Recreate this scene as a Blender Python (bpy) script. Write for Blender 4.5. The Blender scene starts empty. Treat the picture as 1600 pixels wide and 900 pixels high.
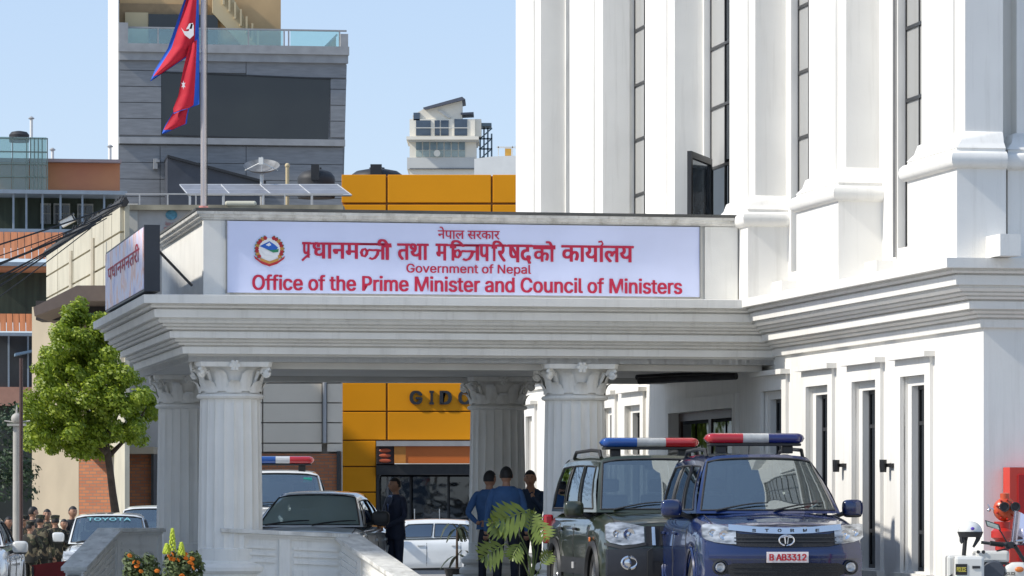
import bpy, bmesh, math, random, os
from mathutils import Vector, Matrix, noise
R = math.radians
random.seed(7)
SC = bpy.context.scene
COL = SC.collection

# ---------------- camera, world, sun, exposure ----------------
F = 6100.0; EYE = 1.4; HY = 775.0
cam = bpy.data.objects.new('camera', bpy.data.cameras.new('camera')); COL.objects.link(cam)
cam.location = (0, 0, EYE); cam.rotation_euler = (R(90), 0, 0)
cam.data.sensor_width = 36; cam.data.lens = F/1600*36
cam.data.shift_y = (HY-450)/1600
cam.data.clip_start = 0.5; cam.data.clip_end = 8000
SC.camera = cam

SUN_EL = 40.0
SKY_TINT = (1.42, 1.50, 1.70, 1)
SUN_AZ = R(16)      # from the left, a little towards the viewer
SUN_DIR = Vector((-math.cos(SUN_AZ)*math.cos(R(SUN_EL)), -math.sin(SUN_AZ)*math.cos(R(SUN_EL)), math.sin(R(SUN_EL)))).normalized()
w = bpy.data.worlds.new("World"); SC.world = w; w.use_nodes = True
nt = w.node_tree
sky = nt.nodes.new('ShaderNodeTexSky'); sky.sky_type = 'NISHITA'; sky.sun_disc = False
sky.sun_elevation = R(SUN_EL)
sky.sun_rotation = math.atan2(SUN_DIR.x, SUN_DIR.y)
sky.air_density = 1.0; sky.dust_density = 0.5; sky.ozone_density = 3.0; sky.altitude = 1300
bg = nt.nodes['Background']; bg.inputs['Strength'].default_value = 0.15
hs = nt.nodes.new('ShaderNodeMix'); hs.data_type = 'RGBA'; hs.blend_type = 'MULTIPLY'; hs.inputs['Factor'].default_value = 1; hs.inputs['B'].default_value = SKY_TINT
st = nt.nodes.new('ShaderNodeHueSaturation'); st.inputs['Saturation'].default_value = 1.5
gm_ = nt.nodes.new('ShaderNodeGamma'); gm_.inputs['Gamma'].default_value = .30      # evens the hazy sky out
nt.links.new(sky.outputs[0], gm_.inputs['Color']); nt.links.new(gm_.outputs[0], st.inputs['Color']); nt.links.new(st.outputs[0], hs.inputs['A']); nt.links.new(hs.outputs['Result'], bg.inputs[0])
sd = bpy.data.lights.new('sun', 'SUN'); sd.energy = 2.0; sd.angle = R(2.5); sd.color = (1, .95, .86)
sun = bpy.data.objects.new('sun', sd); COL.objects.link(sun)
sun.rotation_euler = (-SUN_DIR).to_track_quat('-Z', 'Y').to_euler()
SC.view_settings.view_transform = 'Standard'; SC.view_settings.look = 'None'
SC.view_settings.exposure = 1.14; SC.view_settings.gamma = 1.0

# ---------------- helpers ----------------
def lin(c): return tuple(((x/255/12.92) if x <= 10 else ((x/255+.055)/1.055)**2.4) for x in c)
MATS = {}
def mat(name, col, rough=.6, var=.12, scale=4.0, bump=.15, bscale=40.0, metal=0.0, coat=0.0, spec=.5, stretch=None, col2=None, streak=0.0, detail=4):
    if name in MATS: return MATS[name]
    m = bpy.data.materials.new(name); m.use_nodes = True; t = m.node_tree; N = t.nodes; Lk = t.links
    b = N['Principled BSDF']
    b.inputs['Roughness'].default_value = rough; b.inputs['Metallic'].default_value = metal
    b.inputs['Coat Weight'].default_value = coat; b.inputs['Coat Roughness'].default_value = .04
    b.inputs['Specular IOR Level'].default_value = spec
    tc = N.new('ShaderNodeTexCoord'); mp = N.new('ShaderNodeMapping'); Lk.new(tc.outputs['Object'], mp.inputs[0])
    if stretch: mp.inputs['Scale'].default_value = stretch
    nz = N.new('ShaderNodeTexNoise'); nz.inputs['Scale'].default_value = scale; nz.inputs['Detail'].default_value = detail
    Lk.new(mp.outputs[0], nz.inputs[0])
    cr = N.new('ShaderNodeValToRGB')
    c = Vector(col[:3]); c2 = Vector(col2[:3]) if col2 else c*(1-var)
    cr.color_ramp.elements[0].position = .3; cr.color_ramp.elements[1].position = .7
    cr.color_ramp.elements[0].color = (*c2, 1); cr.color_ramp.elements[1].color = (*(c if col2 else [min(1, x*(1+var*.4)) for x in c]), 1)
    Lk.new(nz.outputs[0], cr.inputs[0]); out = cr.outputs[0]
    if streak:
        mp2 = N.new('ShaderNodeMapping'); mp2.inputs['Scale'].default_value = (6, 6, .35); Lk.new(tc.outputs['Object'], mp2.inputs[0])
        n2 = N.new('ShaderNodeTexNoise'); n2.inputs['Scale'].default_value = 1.6; n2.inputs['Detail'].default_value = 6; n2.inputs['Roughness'].default_value = .65
        Lk.new(mp2.outputs[0], n2.inputs[0])
        r2 = N.new('ShaderNodeValToRGB'); r2.color_ramp.elements[0].position = .52; r2.color_ramp.elements[1].position = .74
        r2.color_ramp.elements[0].color = (0, 0, 0, 1); r2.color_ramp.elements[1].color = (streak, streak, streak, 1)
        Lk.new(n2.outputs[0], r2.inputs[0])
        mx = N.new('ShaderNodeMix'); mx.data_type = 'RGBA'; mx.inputs['B'].default_value = (.22, .19, .14, 1)
        Lk.new(r2.outputs[0], mx.inputs['Factor']); Lk.new(out, mx.inputs['A']); out = mx.outputs['Result']
    Lk.new(out, b.inputs['Base Color'])
    if bump:
        n3 = N.new('ShaderNodeTexNoise'); n3.inputs['Scale'].default_value = bscale; Lk.new(tc.outputs['Object'], n3.inputs[0])
        bp = N.new('ShaderNodeBump'); bp.inputs['Strength'].default_value = bump; bp.inputs['Distance'].default_value = .01
        Lk.new(n3.outputs[0], bp.inputs['Height']); Lk.new(bp.outputs[0], b.inputs['Normal'])
    MATS[name] = m; return m

def glassmat(name, tint=(.35, .4, .42), refl=(.85, .92, 1), rough=.02, base=.12, painted_sheen=None):
    if name in MATS: return MATS[name]
    m = bpy.data.materials.new(name); m.use_nodes = True; t = m.node_tree; N = t.nodes; Lk = t.links
    for n in list(N): N.remove(n)
    o = N.new('ShaderNodeOutputMaterial'); tr = N.new('ShaderNodeBsdfTransparent'); tr.inputs[0].default_value = (*tint, 1)
    g = N.new('ShaderNodeBsdfGlossy'); g.inputs[0].default_value = (*refl, 1); g.inputs['Roughness'].default_value = rough
    lw = N.new('ShaderNodeLayerWeight'); lw.inputs[0].default_value = .45
    nz = N.new('ShaderNodeTexNoise'); nz.inputs['Scale'].default_value = 1.2
    tc = N.new('ShaderNodeTexCoord'); Lk.new(tc.outputs['Object'], nz.inputs[0])
    bp = N.new('ShaderNodeBump'); bp.inputs['Strength'].default_value = .06; bp.inputs['Distance'].default_value = .1
    Lk.new(nz.outputs[0], bp.inputs['Height']); Lk.new(bp.outputs[0], g.inputs['Normal'])
    mr = N.new('ShaderNodeMapRange'); mr.inputs['To Min'].default_value = base; mr.inputs['To Max'].default_value = .9
    Lk.new(lw.outputs['Fresnel'], mr.inputs[0]); mx = N.new('ShaderNodeMixShader')
    Lk.new(mr.outputs[0], mx.inputs[0]); Lk.new(tr.outputs[0], mx.inputs[1]); Lk.new(g.outputs[0], mx.inputs[2])
    last = mx
    if painted_sheen:  # diffuse colour mixed in to stand for light on the glass
        df = N.new('ShaderNodeBsdfDiffuse'); df.inputs[0].default_value = (*painted_sheen[1], 1); m2 = N.new('ShaderNodeMixShader'); m2.inputs[0].default_value = painted_sheen[0]; Lk.new(mx.outputs[0], m2.inputs[1]); Lk.new(df.outputs[0], m2.inputs[2]); last = m2
    Lk.new(last.outputs[0], o.inputs[0]); MATS[name] = m; return m

class MB:
    def __init__(s): s.v = []; s.f = []; s.m = []; s.cm = 0
    def quad(s, *p):
        i = len(s.v); s.v += [tuple(a) for a in p]; s.f.append(tuple(range(i, i+len(p)))); s.m.append(s.cm)
    def box(s, x0, x1, y0, y1, z0, z1, M=None):
        if x0 > x1: x0, x1 = x1, x0
        if y0 > y1: y0, y1 = y1, y0
        if z0 > z1: z0, z1 = z1, z0
        P = [Vector(p) for p in ((x0,y0,z0),(x1,y0,z0),(x1,y1,z0),(x0,y1,z0),(x0,y0,z1),(x1,y0,z1),(x1,y1,z1),(x0,y1,z1))]
        if M: P = [M @ p for p in P]
        i = len(s.v); s.v += [tuple(p) for p in P]
        for q in ((0,3,2,1),(4,5,6,7),(0,1,5,4),(1,2,6,5),(2,3,7,6),(3,0,4,7)): s.f.append(tuple(i+k for k in q)); s.m.append(s.cm)
        return s
    def grid(s, fn, nu, nv, close=False):
        i = len(s.v)
        for a in range(nu+1):
            for b in range(nv+1): s.v.append(tuple(fn(a/nu, b/nv)))
        for a in range(nu):
            for b in range(nv):
                k = i+a*(nv+1)+b; s.f.append((k, k+nv+1, k+nv+2, k+1)); s.m.append(s.cm)
        return s
    def prism(s, poly, fn0, fn1):
        n = len(poly); i = len(s.v)
        s.v += [tuple(fn0(*p)) for p in poly]+[tuple(fn1(*p)) for p in poly]
        s.f.append(tuple(range(i, i+n))); s.f.append(tuple(range(i+2*n-1, i+n-1, -1))); s.m += [s.cm]*2
        for k in range(n):
            s.f.append((i+k, i+(k+1) % n, i+n+(k+1) % n, i+n+k)); s.m.append(s.cm)
        return s
    def tube(s, pts, r, n=8, cap=True):
        pts = [Vector(p) for p in pts]; rs = r if isinstance(r, (list, tuple)) else [r]*len(pts)
        i = len(s.v); up = None
        for k, p in enumerate(pts):
            d = (pts[min(k+1, len(pts)-1)]-pts[max(k-1, 0)])
            d = d.normalized() if d.length > 1e-9 else Vector((0,0,1))
            if up is None: up = Vector((0,0,1)) if abs(d.z) < .9 else Vector((1,0,0))
            a = d.cross(up); a = a.normalized() if a.length > 1e-6 else d.orthogonal().normalized(); b = d.cross(a); up = -b if False else up
            for j in range(n):
                t = 2*math.pi*j/n; s.v.append(tuple(p+(a*math.cos(t)+b*math.sin(t))*rs[k]))
        for k in range(len(pts)-1):
            for j in range(n):
                s.f.append((i+k*n+j, i+k*n+(j+1) % n, i+(k+1)*n+(j+1) % n, i+(k+1)*n+j)); s.m.append(s.cm)
        if cap:
            s.f.append(tuple(i+j for j in range(n))[::-1]); s.f.append(tuple(i+(len(pts)-1)*n+j for j in range(n))); s.m += [s.cm]*2
        return s
    def lathe(s, prof, n=24, M=None, rf=None, cap=True):
        i = len(s.v); M = M or Matrix.Identity(4)
        for (r, z) in prof:
            for j in range(n):
                t = 2*math.pi*j/n; rr = rf(r, t, z) if rf else r
                s.v.append(tuple(M @ Vector((rr*math.cos(t), rr*math.sin(t), z))))
        for k in range(len(prof)-1):
            for j in range(n):
                s.f.append((i+k*n+j, i+k*n+(j+1) % n, i+(k+1)*n+(j+1) % n, i+(k+1)*n+j)); s.m.append(s.cm)
        if cap:
            s.f.append(tuple(i+j for j in range(n))[::-1]); s.f.append(tuple(i+(len(prof)-1)*n+j for j in range(n))); s.m += [s.cm]*2
        return s
    def ell(s, c, r, nu=12, nv=8, M=None, e=1.0):
        def fn(a, b):
            t = 2*math.pi*a; p = math.pi*(b-.5)
            sg = lambda x: math.copysign(abs(x)**e, x)
            v = Vector((r[0]*sg(math.cos(p))*sg(math.cos(t)), r[1]*sg(math.cos(p))*sg(math.sin(t)), r[2]*sg(math.sin(p))))
            if M: v = M @ v
            return Vector(c)+v
        return s.grid(fn, nu, nv)
    def build(s, name, mats, parent=None, smooth=False, loc=None, bevel=0, kind=None, sharp=None):
        me = bpy.data.meshes.new(name); me.from_pydata(s.v, [], s.f)
        if not isinstance(mats, (list, tuple)): mats = [mats]
        for m in mats: me.materials.append(m)
        if len(mats) > 1: me.polygons.foreach_set('material_index', s.m)
        if smooth: 
            bm = bmesh.new(); bm.from_mesh(me); bmesh.ops.remove_doubles(bm, verts=bm.verts, dist=1e-5)
            bmesh.ops.recalc_face_normals(bm, faces=bm.faces)
            bm.to_mesh(me); bm.free()
            me.polygons.foreach_set('use_smooth', [True]*len(me.polygons))
            me.set_sharp_from_angle(angle=R(sharp or 38))
        else:
            bm = bmesh.new(); bm.from_mesh(me); bmesh.ops.recalc_face_normals(bm, faces=bm.faces); bm.to_mesh(me); bm.free()
        me.update()
        o = bpy.data.objects.new(name, me); COL.objects.link(o)
        if parent: o.parent = parent
        if loc: o.location = loc
        if bevel:
            b = o.modifiers.new('bevel', 'BEVEL'); b.width = bevel; b.segments = 2; b.limit_method = 'ANGLE'; b.angle_limit = R(40)
        if kind: o['kind'] = kind
        return o

def tag(o, label=None, cat=None, group=None, kind=None):
    if label: o['label'] = label
    if cat: o['category'] = cat
    if group: o['group'] = group
    if kind: o['kind'] = kind
    return o
def thing(name, label, cat, loc=(0,0,0), rz=0, group=None):
    o = bpy.data.objects.new(name, None); COL.objects.link(o); o.empty_display_size = .2
    o.location = loc; o.rotation_euler = (0, 0, rz); return tag(o, label, cat, group)
def copy_tree(o, parent=None):
    c = o.copy(); COL.objects.link(c)
    if parent: c.parent = parent
    for ch in list(o.children): copy_tree(ch, c)
    return c
def share(o, name, loc, parent=None, rot=None):
    c = o.copy(); c.name = name; COL.objects.link(c); c.location = loc
    if parent: c.parent = parent
    if rot: c.rotation_euler = rot
    return c
def B(name, m, parent, *b, bevel=0):
    return MB().box(*b).build(name, m, parent, bevel=bevel)

FONT = None
try:
    FONT = bpy.data.fonts.load(os.path.join(bpy.utils.system_resource('DATAFILES'), 'fonts', 'Inter.woff2'))
except Exception: FONT = None
def text_tris(body, bold=.02, latin=True, ext=0):
    c = bpy.data.curves.new('t', 'FONT'); c.body = body; c.size = 1; c.offset = bold; c.resolution_u = 4; c.extrude = ext
    if latin and FONT: c.font = FONT
    o = bpy.data.objects.new('t', c); COL.objects.link(o)
    bpy.context.view_layer.update()
    me = bpy.data.meshes.new_from_object(o.evaluated_get(bpy.context.evaluated_depsgraph_get()))
    V = [v.co.copy() for v in me.vertices]; Fc = [tuple(p.vertices) for p in me.polygons]
    bpy.data.objects.remove(o); bpy.data.curves.remove(c); bpy.data.meshes.remove(me)
    xs = [v.x for v in V]; ys = [v.y for v in V]
    return V, Fc, min(xs), max(xs), min(ys), max(ys)
def put_text(mb, body, fn, x0, x1, y0, y1, bold=.02, latin=True, ext=0):
    """fit body into the rectangle x0..x1, y0..y1 (y up); fn maps (x, y) to a point"""
    V, Fc, a, b, c, d = text_tris(body, 0, latin, ext)
    h = (y1-y0)/(d-c); bd = bold*1.15*h
    o = Vector(fn(x0, y0)); n = (Vector(fn(x0+.05*(x1-x0), y0))-o).cross(Vector(fn(x0, y0+.05*(y1-y0)))-o); n.normalize()
    if n.x+n.y > 0: n = -n
    sh = [(0,0),(1,.4),(-1,-.4),(-1,.5),(1,-.5)] if bold > .005 else [(0,0)]
    for q, (sx, sy) in enumerate(sh):
        i = len(mb.v)
        for v in V: mb.v.append(tuple(Vector(fn(x0+bd+(v.x-a)/(b-a)*(x1-x0-2*bd)+sx*bd, y0+(v.y-c)/(d-c)*(y1-y0)+sy*bd*.8))+n*(.0005*q+v.z)))
        for f in Fc: mb.f.append(tuple(i+k for k in f)); mb.m.append(mb.cm)
def stroke(mb, pts, wd, fn):
    P = [Vector(p) for p in pts]
    L_, R_ = [], []
    for k, p in enumerate(P):
        d = (P[min(k+1, len(P)-1)]-P[max(k-1, 0)]).normalized(); n = Vector((-d.y, d.x))
        L_.append(p+n*wd/2); R_.append(p-n*wd/2)
    for k in range(len(P)-1): mb.quad(fn(*L_[k]), fn(*L_[k+1]), fn(*R_[k+1]), fn(*R_[k]))

def W(px, py, D): return Vector(((px-800)/F*D, D, EYE+(HY-py)/F*D))
# the ministry's own frame: p along the portico front, q into the depth
A = R(10.68); ca, sa = math.cos(A), math.sin(A)
OX, OY = (360-800)/F*51, 51.0
def Q_at(px, p):
    k = (px-800)/F; return (OX+p*ca-k*(OY+p*sa))/(sa+k*ca)
def P_at(px, q):
    k = (px-800)/F; return (k*(OY+q*ca)-OX+q*sa)/(ca-k*sa)
def Dep(p, q): return OY+p*sa+q*ca
def Z_at(py, p, q): return EYE+(HY-py)/F*Dep(p, q)
def G(p, q, z=0): return Vector((OX+p*ca-q*sa, OY+p*sa+q*ca, z))

def sweep(mb, path, prof, closed=False):
    """path: (p,q) points; outward is to the right of travel; prof: (offset,z)"""
    n = len(path); P = [Vector(p) for p in path]
    nor = []
    for k in range(n):
        ds = []
        if k > 0: ds.append((P[k]-P[k-1]).normalized())
        if k < n-1: ds.append((P[k+1]-P[k]).normalized())
        ns = [Vector((d.y, -d.x)) for d in ds]
        if len(ns) == 1: nor.append(ns[0])
        else:
            m = (ns[0]+ns[1]).normalized(); nor.append(m/max(.3, m.dot(ns[0])))
    i = len(mb.v)
    for k in range(n):
        for (o, z) in prof: mb.v.append((P[k].x+nor[k].x*o, P[k].y+nor[k].y*o, z))
    m = len(prof)
    for k in range(n-1):
        for j in range(m-1):
            mb.f.append((i+k*m+j, i+(k+1)*m+j, i+(k+1)*m+j+1, i+k*m+j+1)); mb.m.append(mb.cm)

def wall_holes(mb, fn, u0, u1, z0, z1, holes, depth):
    us = sorted(set([u0, u1]+[h[0] for h in holes]+[h[1] for h in holes]))
    zs = sorted(set([z0, z1]+[h[2] for h in holes]+[h[3] for h in holes]))
    for a in range(len(us)-1):
        for b in range(len(zs)-1):
            uc, zc = (us[a]+us[a+1])/2, (zs[b]+zs[b+1])/2
            if any(h[0] < uc < h[1] and h[2] < zc < h[3] for h in holes): continue
            mb.quad(fn(us[a], zs[b], 0), fn(us[a+1], zs[b], 0), fn(us[a+1], zs[b+1], 0), fn(us[a], zs[b+1], 0))
    for (a, b, c, d) in holes:
        for (p, q) in (((a,c),(b,c)),((b,c),(b,d)),((b,d),(a,d)),((a,d),(a,c))):
            mb.quad(fn(*p, 0), fn(*q, 0), fn(*q, depth), fn(*p, depth))

# ---------------- materials ----------------
white = mat('white_plaster', (.83,.81,.765), .75, .05, 1.5, .12, 60, streak=.16)
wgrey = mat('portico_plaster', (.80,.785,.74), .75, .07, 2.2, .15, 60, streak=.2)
wtop = mat('weathered_plaster', (.70,.69,.65), .85, .25, 6, .3, 60, streak=.5)
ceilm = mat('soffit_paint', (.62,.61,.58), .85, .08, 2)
black = mat('black_metal', (.02,.02,.022), .35, .2, 5, .05)
rubber = mat('tyre_rubber', (.018,.018,.018), .85, .2, 8, .2)
chrome = mat('chrome_trim', (.75,.76,.78), .18, .05, 3, 0, metal=1.0)
alloy = mat('alloy_wheel', (.55,.56,.57), .3, .08, 3, 0, metal=.9)
plastic = mat('dark_plastic', (.025,.026,.028), .5, .2, 8, .1)
winglass = glassmat('window_glass', (.05,.06,.07), (.6,.65,.7), .03, .04)
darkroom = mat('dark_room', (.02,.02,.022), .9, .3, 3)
# ---------------- ground and sky setting ----------------
asph = mat('ground_paving', (.34,.325,.30), .9, .3, .6, .4, 30)
def gz(y): 
    t = min(1, max(0, (y-65)/7)); return -.65*t*t*(3-2*t)
g = MB()
ys = [-30, 20, 40, 60, 64, 65, 66, 67, 68, 69, 70, 71, 72, 74, 90, 150, 400, 1200, 5000]
xs = [-4000, -500, -60, -20, -10, 0, 10, 20, 60, 500, 4000]
for a in range(len(xs)-1):
    for b in range(len(ys)-1):
        g.quad((xs[a],ys[b],gz(ys[b])), (xs[a+1],ys[b],gz(ys[b])), (xs[a+1],ys[b+1],gz(ys[b+1])), (xs[a],ys[b+1],gz(ys[b+1])))
tag(g.build('ground', asph, smooth=True), kind='structure')
pav = mat('paving_concrete', (.50,.48,.44), .85, .2, 3, .3, 40)
pv = MB(); pv.box(-2.2, 7.15, -3.0, 8.5, -.2, .04)
o = pv.build('pavement', pav, loc=(OX, OY, 0)); o.rotation_euler = (0,0,A); tag(o, kind='structure')

# ---------------- ministry building ----------------
PW = 7.2; PU = 7.32; QC = -9.62; QF = Q_at(822, PW)
MIN = thing('ministry_building', 'white ministry building with tall pilasters filling the right side', 'building', (OX, OY, 0), A)
PROF = [(-.03,3.14),(-.03,3.21),(-.06,3.212),(-.06,3.235),(.05,3.238),(.06,3.325),(.03,3.327),(.03,3.345),(.10,3.348),(.12,3.37),(.10,3.372),(.10,3.385),(.15,3.388),(.18,3.41),(.16,3.412),(.16,3.43),(.235,3.433),(.24,3.515),
        (.20,3.517),(.20,3.535),(.28,3.538),(.30,3.56),(.28,3.562),(.28,3.575),(.33,3.578),(.355,3.60),(.335,3.602),(.335,3.615),(.38,3.618),(.41,3.65),(.39,3.652),(.39,3.68),(.45,3.683),(.46,3.785),
        (.42,3.787),(.42,3.805),(.50,3.808),(.52,3.83),(.50,3.832),(.50,3.855),(.60,3.858),(.605,3.965)]
# ground floor wall with openings
wins = []   # q0,q1,z0,z1
for (xa, xb) in ((1412,1450),(1336,1373),(1264,1298),(1193,1226),(980,1004),(945,960),(825,835)):
    q1, q0 = Q_at(xa, PW), Q_at(xb, PW)
    if xa == 1193: q1 = min(q1, q0+1.1)
    wins.append((q0, q1, .52, 2.80))
door = (Q_at(1150, PW), Q_at(1050, PW), 0.0, 2.62)
mb = MB(); fn = lambda u, z, d: (PW+d, u, z)
wall_holes(mb, fn, QC, QF, -.7, 3.3, wins+[door], .14)
fq = lambda u, z, d: (u, QC+d, z)
wall_holes(mb, fq, PW, 16, -.7, 3.3, [], .1)
mb.quad((PW,QF,-.7),(16,QF,-.7),(16,QF,3.3),(PW,QF,3.3))
mb.build('lower_wall', white, MIN)
def window(q0, q1, z0, z1, P=PW, first=[None]):
    # stepped surround, hood, sill, dark frame and panes
    s = MB()
    a, b = q0-.22, q1+.22
    for (k0, k1, zz0, zz1) in ((a,q0,z0-.02,z1+.2),(q1,b,z0-.02,z1+.2),(q0,q1,z1,z1+.2)): s.box(P-.045, P+.02, k0, k1, zz0, zz1)
    for (k0, k1, zz0, zz1) in ((q0,q0+.04,z0,z1),(q1-.14,q1,z0,z1),(q0+.04,q1-.14,z1-.11,z1)): s.box(P+.055, P+.139, k0, k1, zz0, zz1)
    o = s.build('window_surround', white, MIN)
    h = MB(); h.box(P-.13, P+.02, a-.06, b+.06, z1+.2, z1+.265); h.build('window_hood', white, o)
    h = MB(); h.box(P-.10, P+.13, a-.04, b+.04, z0-.11, z0-.02); h.build('window_sill', white, o)
    f = MB(); c, d = q0+.04, q1-.14; x0, x1 = P+.135, P+.175; t = .045
    f.box(x0,x1,c,c+t,z0,z1-.11); f.box(x0,x1,d-t,d,z0,z1-.11); f.box(x0,x1,c+t,d-t,z0,z0+t); f.box(x0,x1,c+t,d-t,z1-.11-t,z1-.11)
    for zz in (z0+(z1-z0)*.2, z0+(z1-z0)*.76): f.box(x0,x1,c+t,d-t,zz-.022,zz+.022)
    fo = f.build('window_frame', black, MIN)
    for (za, zb) in ((z0+t, z0+(z1-z0)*.2-.022),(z0+(z1-z0)*.2+.022, z0+(z1-z0)*.76-.022),(z0+(z1-z0)*.76+.022, z1-.11-t)):
        B('pane', winglass, fo, x0+.015, x0+.023, c+t, d-t, za, zb)
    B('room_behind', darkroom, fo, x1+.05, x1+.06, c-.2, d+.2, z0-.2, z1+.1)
for wn in wins: window(*wn)
# wall lamps between windows
for px in (1318, 1392):
    q = Q_at(px, PW); z = Z_at(728, PW, q)
    t = thing('wall_lamp', 'small black wall lamp between '+('the two windows just right of the blue car roof' if px == 1318 else 'the two rightmost ground floor windows'), 'lamp', G(PW, q, z), A, 'black wall lamps')
    m = MB(); m.box(-.05,0,-.14,.03,-.015,.03); m.build('lamp_bracket', black, t)
    m = MB(); m.lathe([(.0,-.075),(.04,-.075),(.045,.0),(.045,.075),(0,.075)], 12, Matrix.Translation((-.09,.02,0))); m.build('lamp_housing', black, t, smooth=True)
# entrance door
wood = mat('dark_wood', (.05,.022,.014), .45, .35, 6, .2, stretch=(4,4,.6))
dm = MB(); q0, q1, _, z1 = door
for (a, b, c, d) in ((q0-.2,q0,0,z1+.2),(q1,q1+.2,0,z1+.2),(q0,q1,z1,z1+.2)): dm.box(PW-.06,PW+.03,a,b,c,d)
dd = dm.build('door_surround', wgrey, MIN)
dr = MB(); dr.box(PW+.1,PW+.14,q0,q0+.12,0,z1); dr.box(PW+.1,PW+.14,q1-.12,q1,0,z1); dr.box(PW+.1,PW+.14,q0+.12,q1-.12,z1-.12,z1)
dr.box(PW+.1,PW+.14,(q0+q1)/2-.08,(q0+q1)/2+.08,0,z1-.12); dfr = dr.build('door', wood, MIN)
nw = 4; ww = (q1-q0-.24)/nw
for i in range(nw):
    a = q0+.12+i*ww
    B('door_panel', wood, dfr, PW+.112, PW+.13, a+.05, a+ww-.05, .1, .9, bevel=.01)
    B('pane', winglass, dfr, PW+.12, PW+.126, a+.06, a+ww-.06, 1.0, z1-.17)
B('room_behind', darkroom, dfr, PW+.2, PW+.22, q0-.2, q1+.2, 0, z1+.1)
# cornice over the ground floor
mb = MB(); mp = [(o, z+.012) for o, z in PROF]+[(.2, 3.985),(-.2, 3.99)]
sweep(mb, [(PW, QF+.5), (PW, QC), (16, QC)][::1], [( -o if False else o, z) for o, z in mp])
# orient outward: path travels toward -q, its right side must be -p
mb.build('cornice', white, MIN)
# upper wall with tall windows between piers
shafts = [(1512,1440),(1322,1264),(1180,1140),(1054,1008),(942,890),(845,806)]
PS = PU-.42; PP = PU-.55
win_px = [(1403,1440),(1236,1264),(1100,1140),(982,1008),(884,890)]
holes = []
for (a, b) in win_px:
    far, near = Q_at(a, PU), Q_at(b+6, PU); holes.append((near, far, 4.35, 12.6))
QUF = Q_at(806, PS)
mb = MB(); fn = lambda u, z, d: (PU+d, u, z)
wall_holes(mb, fn, QC+.05, QUF, 3.9, 13, holes, .12)
mb.quad((PU,QC+.05,3.9),(16,QC+.05,3.9),(16,QC+.05,13),(PU,QC+.05,13))
mb.quad((PU,QUF,3.9),(16,QUF,3.9),(16,QUF,13),(PU,QUF,13))
mb.quad((PU,QC+.05,13),(16,QC+.05,13),(16,QUF,13),(PU,QUF,13))
mb.build('upper_wall', white, MIN)
curt = mat('pale_curtain', (.80,.78,.74), .9, .25, 2.5, .2, stretch=(1,14,.2))
for wi, (a, b, c, d) in enumerate(holes):
    f = MB(); x0, x1 = PU+.09, PU+.13; t = .04
    f.box(x0,x1,a,a+t,c,d); f.box(x0,x1,b-t,b,c,d); f.box(x0,x1,a+t,b-t,c,c+t)
    zz = c+.9
    lv = []
    while zz < d:
        f.box(x0-.01,x1,a+t,b-t,zz-.02,zz+.02); lv.append(zz); zz += .86
    md = (a+b)/2; f.box(x0-.002,x1-.004,md-.014,md+.014,c+t,d)
    fo = f.build('window_frame', black, MIN)
    edges = [c+t]+lv+[d]
    for k in range(len(edges)-1):
        for (e0, e1) in ((a+t, md-.014), (md+.014, b-t)):
            if wi == 2 and edges[k+1] < 6.3: continue
            if wi in (1, 2) and e0 == a+t: B('pane', winglass, fo, x0+.012, x0+.02, e0, e1, edges[k]+.02, edges[k+1]-.02); continue
            B('pane', glassmat('upper_glass', (.82,.83,.84), (.75,.8,.88), .02, .08, painted_sheen=(.5, (.62,.61,.58))), fo, x0+.012, x0+.02, e0, e1, edges[k]+.02, edges[k+1]-.02)  # brightness of the panes put into a pale diffuse colour
    B('curtain', curt, fo, x1+.03, x1+.04, (md if wi in (1,2) else a-.1), b+.1, (c-.1 if wi != 2 else 6.25), d+.1)
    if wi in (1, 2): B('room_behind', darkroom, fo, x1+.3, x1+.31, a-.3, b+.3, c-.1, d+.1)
# piers
for k, (xc, xf) in enumerate(shafts):
    qn, qf = Q_at(xc, PS), Q_at(xf, PS)
    if k == 0: qn = Q_at(1508, PS)
    s = MB(); s.box(PS, PU+.01, qn, qf, 5.2, 13)
    s.box(PS-.03, PS, qn+.22*(qf-qn), qf-.22*(qf-qn), 5.3, 13)
    po = s.build('pilaster', white, MIN)
    s = MB(); zt = 5.06
    s.box(PP, PU+.005, qn-.12, qf+.12, 3.985, zt-.02); s.build('pedestal', white, po)
    s = MB()
    pr = [(0.0,zt-.10),(.04,zt-.09),(.075,zt-.05),(.085,zt),(.075,zt+.05),(.04,zt+.085),(.0,zt+.09),(-.0,zt+.12),(.01,zt+.125),(-.02,zt+.16),(-.06,zt+.2),(-.09,zt+.3),(-.13,zt+.32)]
    sweep(s, [(PU, qf+.12), (PP, qf+.12), (PP, qn-.12), (PU, qn-.12)], pr)
    s.build('base_moulding', white, po, smooth=True, sharp=50)
    # small bracket block between pedestals
    s = MB(); s.box(PU-.22, PU+.01, qn-.62, qn-.12, 3.985, 4.22); s.build('ledge_block', white, po)
# pier and pedestal on the viewer's side, cut by the picture's right edge
qz = QC-.28
s = MB(); s.box(P_at(1594, qz), 12, qz+.12, QC+.06, 5.2, 13); po = s.build('pilaster', white, MIN)
s = MB(); s.box(P_at(1575, qz), 12.2, qz, QC+.055, 3.985, 5.04); s.build('pedestal', white, po)
s = MB(); sweep(s, [(P_at(1575, qz), QC+.05), (P_at(1575, qz), qz), (12.2, qz)], pr); s.build('base_moulding', white, po, smooth=True, sharp=50)
# downpipes/conduit
m = MB(); q = Q_at(1401, PU)
m.tube([(PU-.03,q,4.25),(PU-.03,q,8)], .02, 8); m.build('conduit', mat('grey_pipe',(.2,.2,.2),.5), MIN)
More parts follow.
